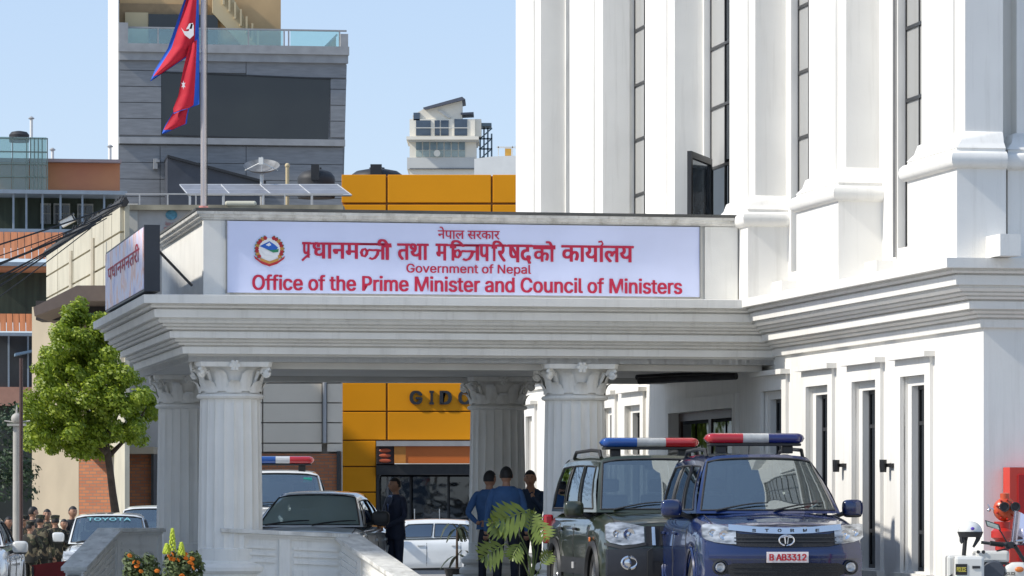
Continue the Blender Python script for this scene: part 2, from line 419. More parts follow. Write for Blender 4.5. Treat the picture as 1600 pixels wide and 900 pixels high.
# open casement sash
t = MB(); qh = Q_at(1077, PU-.5)
qb = holes[2][0]
def cs(a, z, d): # sash swinging out
    return None
S0 = Vector((PU-.02, Q_at(1112, PU), 0)); S1 = Vector((PU-.62, Q_at(1077, PU-.62), 0))
dv = (S1-S0); ln = dv.length; ang = math.atan2(dv.y, dv.x)
M = Matrix.Translation(S0) @ Matrix.Rotation(ang, 4, 'Z')
f = MB(); z0, z1 = 4.35, 6.22
for bx in ((0,.07,-.03,.03,z0,z1),(ln-.09,ln,-.03,.03,z0,z1),(.07,ln-.09,-.03,.03,z1-.09,z1),(.07,ln-.09,-.03,.03,z0,z0+.08)): f.box(*bx, M=M)
fo = f.build('open_sash', black, MIN); f = MB(); f.box(.07,ln-.09,-.008,.0,z0+.08,z1-.09,M=M); f.build('pane', glassmat('sash_glass',(.5,.55,.6),(.8,.85,.9),.02,.3), fo)

# ---------------- portico ----------------
POR = thing('portico', 'white classical entrance portico with cornice, four fluted columns and flat roof', 'portico', (OX, OY, 0), A)
PL, QN, QR = -.63, -.52, 6.35
mb = MB()
cp = PROF+[(.3,3.985),(-.4,3.99)]
sweep(mb, [(PW-.0, QR), (PL, QR), (PL, QN), (PW+.02, QN)], cp)
mb.build('cornice', wgrey, POR)
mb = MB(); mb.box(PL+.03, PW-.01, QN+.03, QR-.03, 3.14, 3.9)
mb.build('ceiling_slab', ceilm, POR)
# ceiling beams seen from below
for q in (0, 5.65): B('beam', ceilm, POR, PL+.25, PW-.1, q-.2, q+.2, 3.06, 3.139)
# parapet with coping
PQ0, PQ1, PP0, PP1 = -.22, 5.7, P_at(322, -.22), P_at(1148, -.22)
mb = MB(); mb.box(PP0, PP1, PQ0, PQ1, 3.99, 5.0)
mb.box(PP0-.04, PP0+.3, PQ0-.045, PQ0+.1, 3.995, 4.98)
mb.box(PP1-.42, PP1+.03, PQ0-.045, PQ0+.1, 3.995, 4.98)
mb.build('parapet', wgrey, POR)
mb = MB()
sweep(mb, [(PP1+.04, PQ1), (PP0, PQ1), (PP0, PQ0), (PP1+.04, PQ0)][0:4], [(-.2,4.985),(.05,4.987),(.06,5.01),(.09,5.02),(.1,5.055),(.13,5.06),(.14,5.10),(-.3,5.12)])
mb.build('coping', wtop, POR)
mb = MB(); sweep(mb, [(PP0, PQ1), (PP0, PQ0), (PP1+.04, PQ0)], [(.142,5.095),(.15,5.10),(.15,5.135),(-.1,5.137)])
mb.build('flashing_strip', mat('dark_flashing',(.09,.09,.085),.7,.3), POR)
# columns
def flute(r, t, z):
    n = 20; ph = (t*n/(2*math.pi)) % 1.0
    d = max(0.0, math.sin(ph*math.pi))**.6
    fade = 1.0 if .72 < z < 2.62 else 0.0
    return r-.020*d*fade
colroot = None
def leaf_mesh(h, wd, out):
    m = MB()
    def fn(u, v):
        x = (u-.5)*wd*(1-.55*v**2.2)*(1+.14*math.sin(v*22))
        y = -out*(v**2.4)-.012-.02*math.cos((u-.5)*math.pi)
        z = h*(v-.25*max(0, v-.72)**1.2*3.2)
        return (x, y, z)
    m.grid(fn, 8, 9)
    return m
def make_column():
    s = MB()
    prof = []
    for k in range(0, 27):
        z = .56+(2.68-.56)*k/26; t = (z-.56)/2.12
        prof.append((.425-.03*t**1.6, z))
    prof[1] = (prof[1][0], .715); prof[2] = (prof[2][0], .725); prof[-2] = (prof[-2][0], 2.615); prof[-3] = (prof[-3][0], 2.605)
    prof.sort(key=lambda a: a[1])
    s.lathe(prof, 160, rf=flute)
    sh = s.build('column', wgrey, POR, smooth=True, sharp=30)
    s = MB(); s.lathe([(.43,.56),(.45,.55),(.46,.52),(.50,.51),(.53,.475),(.53,.43),(.50,.40),(.47,.39),(.47,.365),(.53,.355),(.56,.32),(.56,.27),(.53,.235)], 48)
    s.build('base', wgrey, sh, smooth=True)
    s = MB(); s.box(-.57,.57,-.57,.57,0.0,.235); s.build('plinth', wgrey, sh, bevel=.01)
    s = MB(); s.lathe([(.39,2.66),(.43,2.67),(.445,2.695),(.43,2.72),(.40,2.73),(.385,2.75),(.38,2.9),(.40,3.0),(.44,3.06),(.47,3.075)], 32)
    s.build('capital_bell', wgrey, sh, smooth=True)
    s = MB()
    n = 8; pts = []
    for c in range(4):
        a0 = math.pi/4+c*math.pi/2
        pts.append((.67*math.cos(a0-.06), .67*math.sin(a0-.06))); pts.append((.67*math.cos(a0+.06), .67*math.sin(a0+.06)))
        for k in range(1, 5):
            t = a0+math.pi/2*k/5; r = .67-.19*math.sin(math.pi*k/5); pts.append((r*math.cos(t), r*math.sin(t)))
    s.prism(pts, lambda x, y: (x*.97, y*.97, 3.075), lambda x, y: (x, y, 3.138)); s.build('abacus', wgrey, sh)
    l1 = leaf_mesh(.19, .19, .115).build('leaf', wgrey, sh, smooth=True)
    l2 = leaf_mesh(.33, .19, .15).build('leaf', wgrey, sh, smooth=True)
    def put(o, ang, r, z):
        o.location = (r*math.sin(ang), -r*math.cos(ang), z); o.rotation_euler = (0,0,ang)
    for k in range(8):
        o = l1 if k == 0 else share(l1, 'leaf', (0,0,0)); put(o, k*math.pi/4, .385, 2.74)
        o = l2 if k == 0 else share(l2, 'leaf', (0,0,0)); put(o, (k+.5)*math.pi/4, .385, 2.76)
    s = MB()   # corner volute: spiral scroll
    P = []
    for k in range(26):
        t = k/25; a = t*3.6*math.pi; r = .075*(1-.75*t)
        P.append((0, -.09+r*math.cos(a)*1.0-.0, r*math.sin(a)))
    s.tube([(0,.17,-.26),(0,.10,-.12),(0,.03,.02)]+P, [.018,.022,.026]+[.027-.014*k/25 for k in range(26)], 7)
    s.ell((0,-.09,0), (.035,.05,.05), 8, 6)
    v = s.build('volute', wgrey, sh, smooth=True)
    for k in range(4):
        o = v if k == 0 else share(v, 'volute', (0,0,0)); put(o, math.pi/4+k*math.pi/2, .50, 3.0)
    s = MB(); s.ell((0,0,0), (.06,.04,.05), 8, 6)
    for k in range(6): s.ell((.05*math.cos(k*math.pi/3),-.02,.05*math.sin(k*math.pi/3)), (.03,.02,.03), 6, 4)
    v = s.build('flower', wgrey, sh, smooth=True)
    for k in range(4):
        o = v if k == 0 else share(v, 'flower', (0,0,0)); put(o, k*math.pi/2, .49, 3.09)
    return sh
c0 = make_column(); c0.location = (0,0,0)
for (p, q) in ((4.59,0),(0,5.65),(4.59,5.65)):
    c = copy_tree(c0); c.location = (p, q, 0)
# ceiling light fitting / pipe under the portico near the wall
m = MB(); a = P_at(1045, 1.2); 
m.tube([(4.9+.9,1.5,2.98),(6.9,.4,3.02)], .05, 8); m.tube([(4.9+.9,1.65,3.03),(6.9,.55,3.07)], .04, 8)
o = m.build('ceiling_pipes', black, POR, smooth=True)

# ---------------- low parapet walls of the ramp ----------------
def low_wall(label, pts, name='ramp_parapet', panels=True):
    """pts: (p,q,ztop) ; wall .26 thick with cap and recessed panels"""
    t = thing(name, label, 'parapet wall', (OX, OY, 0), A, 'white panelled ramp parapets')
    for k in range(len(pts)-1):
        a, b = Vector(pts[k][:2]), Vector(pts[k+1][:2]); za, zb = pts[k][2], pts[k+1][2]
        d = (b-a); L = d.length; d.normalize(); n = Vector((d.y, -d.x))
        if n.y > 0: n = -n
        def pt(s, o, z): c = a+d*s; return (c.x+n.x*o, c.y+n.y*o, z)
        zt = lambda s: za+(zb-za)*s/L
        m = MB(); e = .0
        def slab(s0, s1, o0, o1, l0, l1):
            P = [pt(s0,o0,l0(s0)),pt(s1,o0,l0(s1)),pt(s1,o1,l0(s1)),pt(s0,o1,l0(s0)),pt(s0,o0,l1(s0)),pt(s1,o0,l1(s1)),pt(s1,o1,l1(s1)),pt(s0,o1,l1(s0))]
            i = len(m.v); m.v += P
            for q in ((0,3,2,1),(4,5,6,7),(0,1,5,4),(1,2,6,5),(2,3,7,6),(3,0,4,7)): m.f.append(tuple(i+kk for kk in q)); m.m.append(0)
        lo = lambda s: -.65 if False else -.1
        slab(0, L, -.10, .10, lo, lambda s: zt(s)-.08); m.build('wall_core', wgrey, t)
        m = MB(); slab(-.02, L+.02, -.19, .19, lambda s: zt(s)-.055, lambda s: zt(s)); m.build('coping', wtop, t, bevel=.006)
        m = MB(); slab(0, L, -.15, .15, lambda s: zt(s)-.085, lambda s: zt(s)-.057); slab(0, L, -.125, .125, lambda s: zt(s)-.11, lambda s: zt(s)-.087); m.build('cap_moulding', wgrey, t)
        np_ = max(1, round(L/1.0))
        for j in range(np_+1):
            m = MB(); s0 = max(0, L*j/np_-.07); s1 = min(L, L*j/np_+.07); slab(s0, s1, -.13, .13, lo, lambda s: zt(s)-.111); m.build('pier', wgrey, t)
        for j in range(np_):
            s0, s1 = L*j/np_+.12, L*(j+1)/np_-.12
            m = MB()
            for (h0, h1) in ((.20,.24),(.29,.33),(.38,.42)): slab(s0, s1, .1, .122, lambda s: zt(s)-h1, lambda s: zt(s)-h0)
            slab(s0, s1, .1, .118, lambda s: zt(s)-.85, lambda s: zt(s)-.5)
            m.build('panel', wgrey, t)
    return t
qf = -.25
pa = P_at(345, qf); pb = P_at(540, qf)
za = Z_at(825, pa, qf); zb = Z_at(834, pb, qf)
def wp(px, D):
    v = Vector(((px-800)/F*D-OX, D-OY)); return (v.x*ca+v.y*sa, -v.x*sa+v.y*ca)
e = wp(650, 48.6)
low_wall('white panelled parapet right of the front left column with its wing sloping down', [(pa,qf,za),(pb,qf,zb),(e[0],e[1],.33)])
e = wp(172, 54.5); e2 = wp(116, 53.2); s0 = wp(243, 55.2)
low_wall('white panelled parapet left of the rear left column, wing running down leftwards', [(s0[0],s0[1],.95),(e[0],e[1],.95),(e2[0],e2[1],.44)])

# ---------------- banner ----------------
QB = PQ0-.07
bx0, bx1 = P_at(355, QB), P_at(1093, QB)
bz0, bz1 = Z_at(457, bx0, QB), Z_at(345, bx0, QB)
BAN = thing('office_banner', 'long pale blue name banner of the ministry with crimson lettering on the portico parapet', 'banner', (OX, OY, 0), A)
bm_ = mat('banner_fabric', (.66,.71,.93), .6, .07, 1.2, .05, 20)
m = MB(); m.grid(lambda u, v: (bx0+(bx1-bx0)*u, QB+.003+.004*math.sin(u*40)*math.sin(v*3), bz0+(bz1-bz0)*v), 80, 6); m.build('banner_cloth', bm_, BAN, smooth=True)
m = MB(); m.box(bx0, bx1, QB+.01, QB+.05, bz0, bz0+.03); m.box(bx0, bx1, QB+.01, QB+.05, bz1-.03, bz1); m.box(bx0-.02,bx0,QB-.01,QB+.05,bz0-.01,bz1+.01); m.box(bx1,bx1+.012,QB-.01,QB+.05,bz0-.01,bz1+.01)
m.build('banner_frame', mat('banner_frame_metal',(.25,.25,.25),.5), BAN)
crim = mat('crimson_print', (.52,.010,.055), .6, .05, 4, 0)
QT = QB-.004
X = lambda px: P_at(px, QT)
Zr = lambda py, px: Z_at(py, X(px), QT)
zc = lambda py: bz1-(py-345)/(457-345)*(bz1-bz0)      # rows measured at the left edge
fnb = lambda x, z: (x, QT, z)
def row(mb, s, xa, xb, ya, yb, bold=.02, latin=True):
    put_text(mb, s, fnb, X(xa), X(xb), zc(yb), zc(ya), bold, latin)
m = MB(); row(m, 'Office of the Prime Minister and Council of Ministers', 394, 1066, 428.5, 452.5, .018); m.build('lettering', crim, BAN)
m = MB(); row(m, 'Government of Nepal', 635, 830, 408.5, 426.5, .014); m.build('lettering', crim, BAN)
m = MB(); row(m, 'नेपाल सरकार', 684, 781, 350, 369, .012, False); m.build('lettering', crim, BAN)
m = MB(); d = 3.5   # baseline drift of the rows, already taken into account by zc
yt, yb = 377, 403
T = lambda s, a, b, y0=yt, y1=yb, bold=.022: row(m, s, a, b, y0, y1, bold, False)
def ntra(a, b):
    fx = lambda x, y: fnb(X(a+(b-a)*x), zc(yb-(yb-yt)*y))
    wd = .11
    h = lambda P, w_=.13: stroke(m, P, w_, fx)
    for (P, w_) in (([(-.03,.93),(1.02,.93)], .14),):
        h(P, w_)
    h([(.27,.52),(.20,.64),(.10,.60),(.04,.42),(.09,.22),(.19,.18),(.27,.32),(.29,.50),(.38,.58),(.54,.56)], .13)
    h([(.50,.93),(.50,.55)], .0001)
    h([(.88,.54),(.70,.58),(.54,.56)], .13)
    h([(.76,.54),(.72,.30),(.62,.10),(.50,.03),(.38,.10)], .13)
    h([(.95,.95),(.95,0)], .13)
T('प', 472, 486, yt, yb-2); T('धानम', 488.5, 563, yt, yb-1)
stroke(m, [(X(472), zc(yb+3)), (X(477), zc(yb-2)), (X(484), zc(yb-8))], .028, fnb)
ntra(563, 600)
T('ी', 590, 612, 371, yb)
T('तथा', 620.5, 670, yt, yb)
T('म', 680.5, 700, yt, yb); T('ि', 703, 726, 371, yb); ntra(708, 748)
T('प', 748, 766, yt, yb); T('ि', 768, 788, 371, yb); T('र', 777, 791, yt, yb+1); T('षद', 793, 832, yt, yb+4); T('को', 833, 868, 371, yb)
T('कायालय', 877, 990.5, yt, yb); stroke(m, [(X(935),zc(371)),(X(940),zc(370)),(X(942),zc(374)),(X(938.5),zc(378))], .024, fnb)
for (a, b) in ((472,611.5),(680.5,868),(877,990.5)): stroke(m, [(X(a),zc(yt+1.8)),(X(b),zc(yt+1.8))], .027, fnb)
m.build('lettering', crim, BAN)
# emblem
EM = MB(); exc, ezc, k_ = X(421), zc(390), 1/122.0
ems = [mat('emblem_red',(.45,.02,.03),.6,0), mat('emblem_blue',(.02,.12,.5),.6,0), mat('emblem_white',(.8,.8,.8),.6,0), mat('emblem_green',(.02,.22,.1),.6,0), mat('emblem_gold',(.55,.28,.06),.6,0)]
fe = lambda off: (lambda x, y: (exc+x*k_, QT-off, ezc+y*k_))
def disc(cx, cy, r, off, mi, n=16, sy=1):
    EM.cm = mi; EM.quad(*[fe(off)(cx+r*math.cos(2*math.pi*j/n), cy+sy*r*math.sin(2*math.pi*j/n)) for j in range(n)])
disc(0,1,18,.001,2,28)
for j in range(20):
    a = R(-55+290*j/19); a = R(-35)+R(250)*j/19
    if abs(math.sin(a)-1) < .01: continue
    disc(20*math.cos(a), 1+19*math.sin(a), 3.3, .003, 0 if j % 3 else 4, 7); disc(22.5*math.cos(a), 1+21.5*math.sin(a), 2, .002, 3, 5)
EM.cm = 1; EM.quad(*[fe(.004)(*p) for p in ((-16,6),(-8,10),(0,14),(8,9),(14,4),(10,0),(0,-1),(-8,3))])
EM.cm = 2; EM.quad(*[fe(.005)(*p) for p in ((-6,8),(0,12),(3,8),(-1,6))])
EM.cm = 3; EM.quad(*[fe(.005)(*p) for p in ((-6,2),(2,0),(10,1),(15,2),(14,-3),(6,-4))])
EM.cm = 2; EM.quad(*[fe(.006)(*p) for p in ((-14,3),(-8,2),(0,-3),(8,-6),(4,-9),(-6,-8),(-12,-3))])
EM.cm = 4; EM.quad(*[fe(.006)(*p) for p in ((-16,-12),(0,-18),(16,-12),(14,-17),(0,-23),(-14,-17))])
EM.cm = 0; EM.quad(*[fe(.007)(*p) for p in ((-25,-9),(-14,-17),(0,-22),(14,-17),(25,-9),(23,-14),(12,-22),(0,-26),(-12,-22),(-23,-14))])
EM.build('emblem', ems, BAN)

# ---------------- display board on the portico's left side ----------------
PB = P_at(250, -1.0); PB0 = P_at(225, -1.0); 
QB0, QB1 = -1.0, Q_at(165, PB0)
DB = thing('display_board', 'dark edged display board seen edge-on on the left side of the portico', 'display board', (OX, OY, 0), A)
zt_, zb_ = Z_at(351, PB0, QB0), Z_at(455, PB0, QB0)
B('cabinet', mat('board_casing',(.03,.035,.045),.5), DB, PB0+.004, PB, QB0, QB1, zb_, zt_)
fm = bpy.data.materials.new('board_print'); fm.use_nodes = True; N = fm.node_tree.nodes; Lk = fm.node_tree.links
tc = N.new('ShaderNodeTexCoord'); mpn = N.new('ShaderNodeMapping'); mpn.inputs['Scale'].default_value = (1,1.2,1.2); nz = N.new('ShaderNodeTexNoise'); nz.inputs['Scale'].default_value = 1.6; nz.inputs['Detail'].default_value = 5
crr = N.new('ShaderNodeValToRGB'); el = crr.color_ramp.elements; el[0].position = .33; el[0].color = (.45,.45,.8,1); el[1].position = .72; el[1].color = (.7,.25,.25,1)
for p_, c_ in ((.42,(.75,.7,.9,1)),(.5,(.8,.75,.95,1)),(.58,(.85,.45,.35,1)),(.64,(.9,.7,.75,1))): ee = el.new(p_); ee.color = c_
Lk.new(tc.outputs['Object'], mpn.inputs[0]); Lk.new(mpn.outputs[0], nz.inputs[0]); Lk.new(nz.outputs[0], crr.inputs[0]); Lk.new(crr.outputs[0], N['Principled BSDF'].inputs['Base Color']); N['Principled BSDF'].inputs['Roughness'].default_value = .4
fo = MB().box(PB0-.006, PB0+.003, QB0+.03, QB1-.03, zb_+.03, zt_-.03).build('display_face', fm, DB)
m = MB(); put_text(m, 'पधानमनतरी', lambda x, z: (PB0-.009, x, z), QB1-.5, QB0+.6, zb_+.42, zb_+.66, .03, False); m.build('lettering', crim, fo)
m = MB(); m.tube([(PB-.0, QB0+.3, Z_at(388,PB,QB0)), tuple(Vector((P_at(300,-.45),-.45,Z_at(447,0,-.45))))], .018, 6); m.build('stay_rod', black, DB)

# ---------------- flagpole and flag ----------------
fp = wp(318, 54.0); FP = thing('flagpole', 'tall slim metal flagpole on the portico roof', 'flagpole', W(318, 775, 54.0)*Vector((1,1,0)) if False else (W(318,775,54).x, 54.0, 3.99), 0)
MB().tube([(0,0,0),(0,0,5.5)], [.042,.036], 12).build('pole', mat('pole_steel',(.55,.50,.50),.35,metal=.5), FP, smooth=True)
MB().tube([(0,0,1.1-.5),(0,0,1.42)], [.065,.065], 12).build('pole_sleeve', mat('pink_sleeve',(.6,.25,.22),.6), FP, smooth=True)
m = MB(); m.box(-.12,.12,-.12,.12,0,.03); m.tube([(.05,0,.03),(.05,-.03,5.4)], .006, 5); m.build('halyard', plastic, FP)
FL = thing('flag', 'crimson double pennant flag with blue border hanging from the pole', 'flag', (W(312,775,54).x, 53.95, 0), 0)
red = mat('flag_red', (.52,.004,.025), .75, .12, 6, .2, 60); blu = mat('flag_blue', (.01,.10,.55), .7, .1, 6, .1); wht = mat('flag_white', (.8,.78,.78), .7, .05, 4, 0)
D_ = 53.95
def fpt(px, py, dy=0): return ((px-312)/F*D_, dy, EYE+(HY-py)/F*D_)
# hanging folded cloth outlines traced: outer blue, inner red; folds give depth
def cloth(outline_l, outline_r, name, mt, off, parent, amp=.06, nv=40, ur=(0,1), vr=(0,1)):
    """left/right edge polylines with equal counts"""
    m = MB(); n = len(outline_l)-1
    def f(u, v):
        u = ur[0]+(ur[1]-ur[0])*u; v = vr[0]+(vr[1]-vr[0])*v
        k = min(n-1, int(v*n)); t = v*n-k
        l = Vector(outline_l[k]).lerp(Vector(outline_l[k+1]), t); r = Vector(outline_r[k]).lerp(Vector(outline_r[k+1]), t)
        p = l.lerp(r, u); dep = amp*math.sin(u*7+v*2.2)*(.35+.65*(1-u)) - off
        return fpt(p.x, p.y, dep)
    m.grid(f, 24, nv); return m.build(name, mt, parent, smooth=True, sharp=80)
L1 = [(292,-12),(276,35),(262,75),(242,108),(235,126)]; R1 = [(311,-12),(311,35),(311,70),(300,84),(236,127)]
cloth(L1, R1, 'border', blu, 0, FL); cloth(L1, R1, 'red_field', red, .010, FL, ur=(.13,.86), vr=(0,.93))
L2 = [(296,72),(287,108),(279,150),(271,170),(272,178)]; R2 = [(312,60),(312,110),(312,140),(312,163),(300,168)]
cloth(L2, R2, 'border', blu, .03, FL, .03); cloth(L2, R2, 'red_field', red, .038, FL, .03, ur=(.0,.78), vr=(0,.94))
L3 = [(272,172),(266,182),(258,195),(253,208)]; R3 = [(296,168),(293,182),(292,193),(255,209)]
cloth(L3, R3, 'border', blu, -.03, FL, .02); cloth(L3, R3, 'red_field', red, -.022, FL, .02, ur=(.05,.93), vr=(.03,.86))
m = MB(); 
m.quad(*[fpt(*p, -.09) for p in ((284,44),(289,50),(296,50),(300,38),(304,40),(304,56),(298,62),(290,56))]); m.quad(*[fpt(*p, -.09) for p in ((292,47),(297,38),(303,37),(301,46))])
m.build('moon_emblem', wht, FL)
m = MB(); m.quad(*[fpt(288+ (6 if j % 2 else 2.5)*math.cos(j*math.pi/6)*.6, 134+(7 if j % 2 else 3.5)*math.sin(j*math.pi/6), -.10) for j in range(12)]); m.build('sun_emblem', wht, FL)

# unseen building added at the left to cast shade on the portico
nb = thing('added_shade_building', 'plain rendered building added left of the portico to shade it, beyond the picture edge', 'building', (-14, 52.6, 0))
B('wall', mat('added_building_render', (.75,.72,.66), .85, .12, 1), nb, -4, 4, -5, 5, 0, 8.7)
B('roof_slab', wtop, nb, -4.3, 4.3, -5.3, 5.3, 8.7, 8.9)
for zz in (1.2, 4.6):
    for yy in (-4, -1.2, 1.6):
        o = B('window', black, nb, 4.0, 4.05, yy, yy+1.6, zz, zz+1.7); B('pane', winglass, o, 4.051, 4.06, yy+.08, yy+1.52, zz+.08, zz+1.62)
    for xx in (-3, .6):
        o = B('window', black, nb, xx, xx+1.8, -5.05, -5.0, zz, zz+1.7); B('pane', winglass, o, xx+.08, xx+1.72, -5.06, -5.051, zz+.08, zz+1.62)
# ---------------- vehicles ----------------
def lerpk(keys, t):
    if t <= keys[0][0]: return keys[0][1]
    for (a, va), (b, vb) in zip(keys, keys[1:]):
        if t <= b:
            u = (t-a)/(b-a) if b > a else 0; return va+(vb-va)*u
    return keys[-1][1]
carglass = glassmat('car_glass', (.42,.50,.50), (.85,.95,1.0), .012, .20, painted_sheen=(.025, (.35,.5,.52)))  # faint teal diffuse painted in for skylight reflected in the glass
sideglass = glassmat('tinted_side_glass', (.12,.14,.15), (.8,.9,1.0), .02, .18)
lampglass = mat('headlamp_glass', (.70,.72,.74), .12, .35, 7, .3, 20, metal=.35, coat=1, col2=(.10,.105,.11), stretch=(1,1,2.5))
amber = mat('amber_lens', (.7,.18,.02), .25, .1, 5, 0, coat=1)
redlens = mat('red_lens', (.42,.008,.015), .22, .1, 5, .05, coat=1); bluelens = mat('blue_lens', (.006,.012,.12), .22, .1, 5, .05, coat=1)
brblue = mat('bright_blue_lens', (.01,.07,.30), .22, .1, 5, .05, coat=1)
clearlens = mat('clear_lens', (.45,.46,.46), .25, .25, 12, .2, coat=1)
seatm = mat('seat_fabric', (.06,.06,.065), .9, .2, 8, .2)

def build_car(name, label, cat, loc, rz, P, group=None):
    root = thing(name, label, cat, loc, rz, group)
    hw, L = P['hw'], P['L']; paint = P['paint']; low = P.get('lower', paint)
    zt = lambda t: lerpk(P['top'], t)
    wy = P['wheels']; wr = P['wr']; Ra = wr+.07
    sill = P['sill']
    def zb(t):
        z = lerpk(P.get('bottom', [(0,sill)]), t)
        for y in wy:
            d = abs(t-y)
            if d < Ra: z = max(z, wr+math.sqrt(max(0, Ra*Ra-d*d)))
        return z
    nc = P.get('nose', .22)
    lean = P['lean']
    def Y(x, t, z):
        s = abs(x)/hw
        y = t+nc*min(1.15, s)**3.2*max(0, 1-t/1.1)**1.0+lerpk(lean, z)*max(0, 1-t/.7)
        if t > L-.8: y -= (.12*s**3)*((t-L+.8)/.8)+ (.06 if z < .5 else .0)*((t-L+.8)/.8)
        return y
    def HW(t, z=None): return hw*(1-.05*max(0, 1-t/.5)**2-.04*max(0, (t-L+.6)/.6)**2)
    def sec(t):
        h = HW(t); b = zb(t); T = zt(t); e = T-P.get('shoulder', .10); m = b+(e-b)*.42
        return [(h-.05, b), (h-.012, b+min(.07,(e-b)*.15)), (h-.002, b+(e-b)*.25), (h-.012, m), (h-.002, b+(e-b)*.62), (h-.02, e-.07), (h-.04, e-.02), (h-.085, e+.035),
                (h-.17, T-.018), (h*.66, T-.012), (h*.45, T+.004), (0, T+.018)]
    ts = sorted(set([0,.03,.08,.16,.28,.42,.6]+[round(.6+.1*k, 3) for k in range(int((L-.6)/.1))]+[y+dx for y in wy for dx in [Ra*math.cos(R(a)) for a in range(0, 181, 15)]]+[L-.2,L-.08,L-.03,L]))
    ts = [t for t in ts if 0 <= t <= L]
    m = MB(); rows = []
    for t in ts:
        s = sec(t); full = [(x, z) for x, z in s]+[(-x, z) for x, z in s[-2::-1]]
        rows.append(len(m.v)); m.v += [(x, Y(x, t, z), z) for x, z in full]
    n = len(full)
    for a in range(len(ts)-1):
        for b in range(n-1):
            m.f.append((rows[a]+b, rows[a]+b+1, rows[a+1]+b+1, rows[a+1]+b)); m.m.append(0)
    for t in (0, L):     # front and rear closures
        s = sec(t)
        lev = s[:9]
        def fr(u, v):
            k = min(len(lev)-2, int(v*(len(lev)-1)+1e-9)); f = v*(len(lev)-1)-k
            x = lev[k][0]+(lev[k+1][0]-lev[k][0])*f; z = lev[k][1]+(lev[k+1][1]-lev[k][1])*f
            xx = x*(2*u-1); 
            if v > .8:
                k2 = (v-.8)/.2; prof = [(q[0], q[1]) for q in s[8:]]
                ztop = lerpk(sorted([(a, b) for a, b in prof]), abs(xx)); z = z+(ztop-z)*k2*k2
            return (xx, Y(xx, t, z), z)
        m.grid(fr, 20, 16)
    body = m.build('body', paint, root, smooth=True, sharp=35)
    nose = lambda x, z: Y(x, 0, z)
    # wheel wells
    m = MB()
    for y in wy:
        for s in (-1, 1):
            M = Matrix.Translation((s*(hw-.30), y, wr)) @ Matrix.Rotation(R(90), 4, 'Y')
            m.lathe([(Ra+.02,-.22),(Ra+.02,.22)], 24, M)
    m.box(-hw+.12, hw-.12, .25, L-.2, .2, .5)
    m.build('underbody', plastic, root)
    # arch lips
    for y in wy:
        for s in (-1, 1):
            m = MB(); pts = []
            for a in range(-10, 191, 10):
                t = y+Ra*math.cos(R(a)); z = wr+Ra*math.sin(R(a)); pts.append((s*(HW(t)+.0), Y(hw, t, z), z))
            m.tube(pts, P.get('flare', .022), 6); m.build('arch_trim', P.get('flarem', low), root, smooth=True)
    # wheels
    tm = MB(); M = Matrix.Rotation(R(90), 4, 'Y')
    tm.lathe([(wr*.62,-.10),(wr*.8,-.115),(wr*.95,-.10),(wr,-.07),(wr,.07),(wr*.95,.10),(wr*.8,.115),(wr*.62,.10)], 32, M, cap=False)
    def wheel(x, y, s):
        e = tm.build('wheel', rubber, root, smooth=True) if not wheel.p else share(wheel.p, 'wheel', (0,0,0))
        if not wheel.p: 
            wheel.p = e
            r = MB(); r.lathe([(wr*.64,-.09),(wr*.60,-.09),(wr*.56,-.03),(wr*.56,.03),(wr*.60,.1),(wr*.65,.1)], 32, M, cap=False)
            for k in range(P.get('spokes', 5)):
                a = 2*math.pi*k/P.get('spokes', 5)
                Mr = Matrix.Rotation(a, 4, 'X')
                r.box(.05,.085,-.045,.045,.03,wr*.60, M=Mr)
            r.lathe([(.001,.10),(.06,.10),(.09,.06),(.09,.02)], 16, M)
            wheel.r = r.build('rim', alloy, e, smooth=True)
            b_ = MB(); b_.lathe([(wr*.5,-.02),(wr*.5,.0)], 24, M); wheel.b = b_.build('brake_disc', black, e)
        else:
            for c in (wheel.r, wheel.b): share(c, c.name.split('.')[0], (0,0,0), e)
        e.location = (x, y, wr); e.rotation_euler = (0, 0, 0 if s > 0 else math.pi)
    wheel.p = None
    for y in wy:
        for s in (-1, 1): wheel(s*(hw-.125), y, s)
    # greenhouse
    cy, cz, wb = P['cowl']; ty, rz_, wt = P['wtop']; ry, _, wrt = P['rtop']; by, bz, wrb = P['rbase']
    bulge = P.get('bulge', .10)
    roofz = lambda u, y: rz_+.035-(.035*abs(u)**2.5)-.055*max(0, (abs(u)-.86)/.14)**2-.03*((y-(ty+ry)/2)/((ry-ty)/2))**2
    def WS(u, v):   # windscreen, u -1..1, v 0..1
        x = (wb+(wt-wb)*v)*u; y = cy+(ty-cy)*v-bulge*(1-u*u)*(1-.4*v)+.02*v; z = cz+(roofz(u, ty)-cz)*v+.02*math.sin(v*math.pi)
        return Vector((x, y, z))
    def RW(u, v):
        x = (wrb+(wrt-wrb)*v)*u; y = by+(ry-by)*v+.05*(1-u*u); z = bz+(roofz(u, ry)-bz)*v
        return Vector((x, y, z))
    def SD(s):
        def f(a, v):
            b0 = Vector((s*wb, cy, cz)).lerp(Vector((s*wrb, by, bz)), a); b0.x = s*(wb+(wrb-wb)*a+.02*math.sin(a*math.pi)); 
            t0 = Vector((s*(wt+(wrt-wt)*a), ty+(ry-ty)*a, 0)); t0.z = roofz(1, t0.y)
            b0.z = cz+(bz-cz)*a
            p = b0.lerp(t0, v); p.x += s*.03*math.sin(v*math.pi); return p
        return f
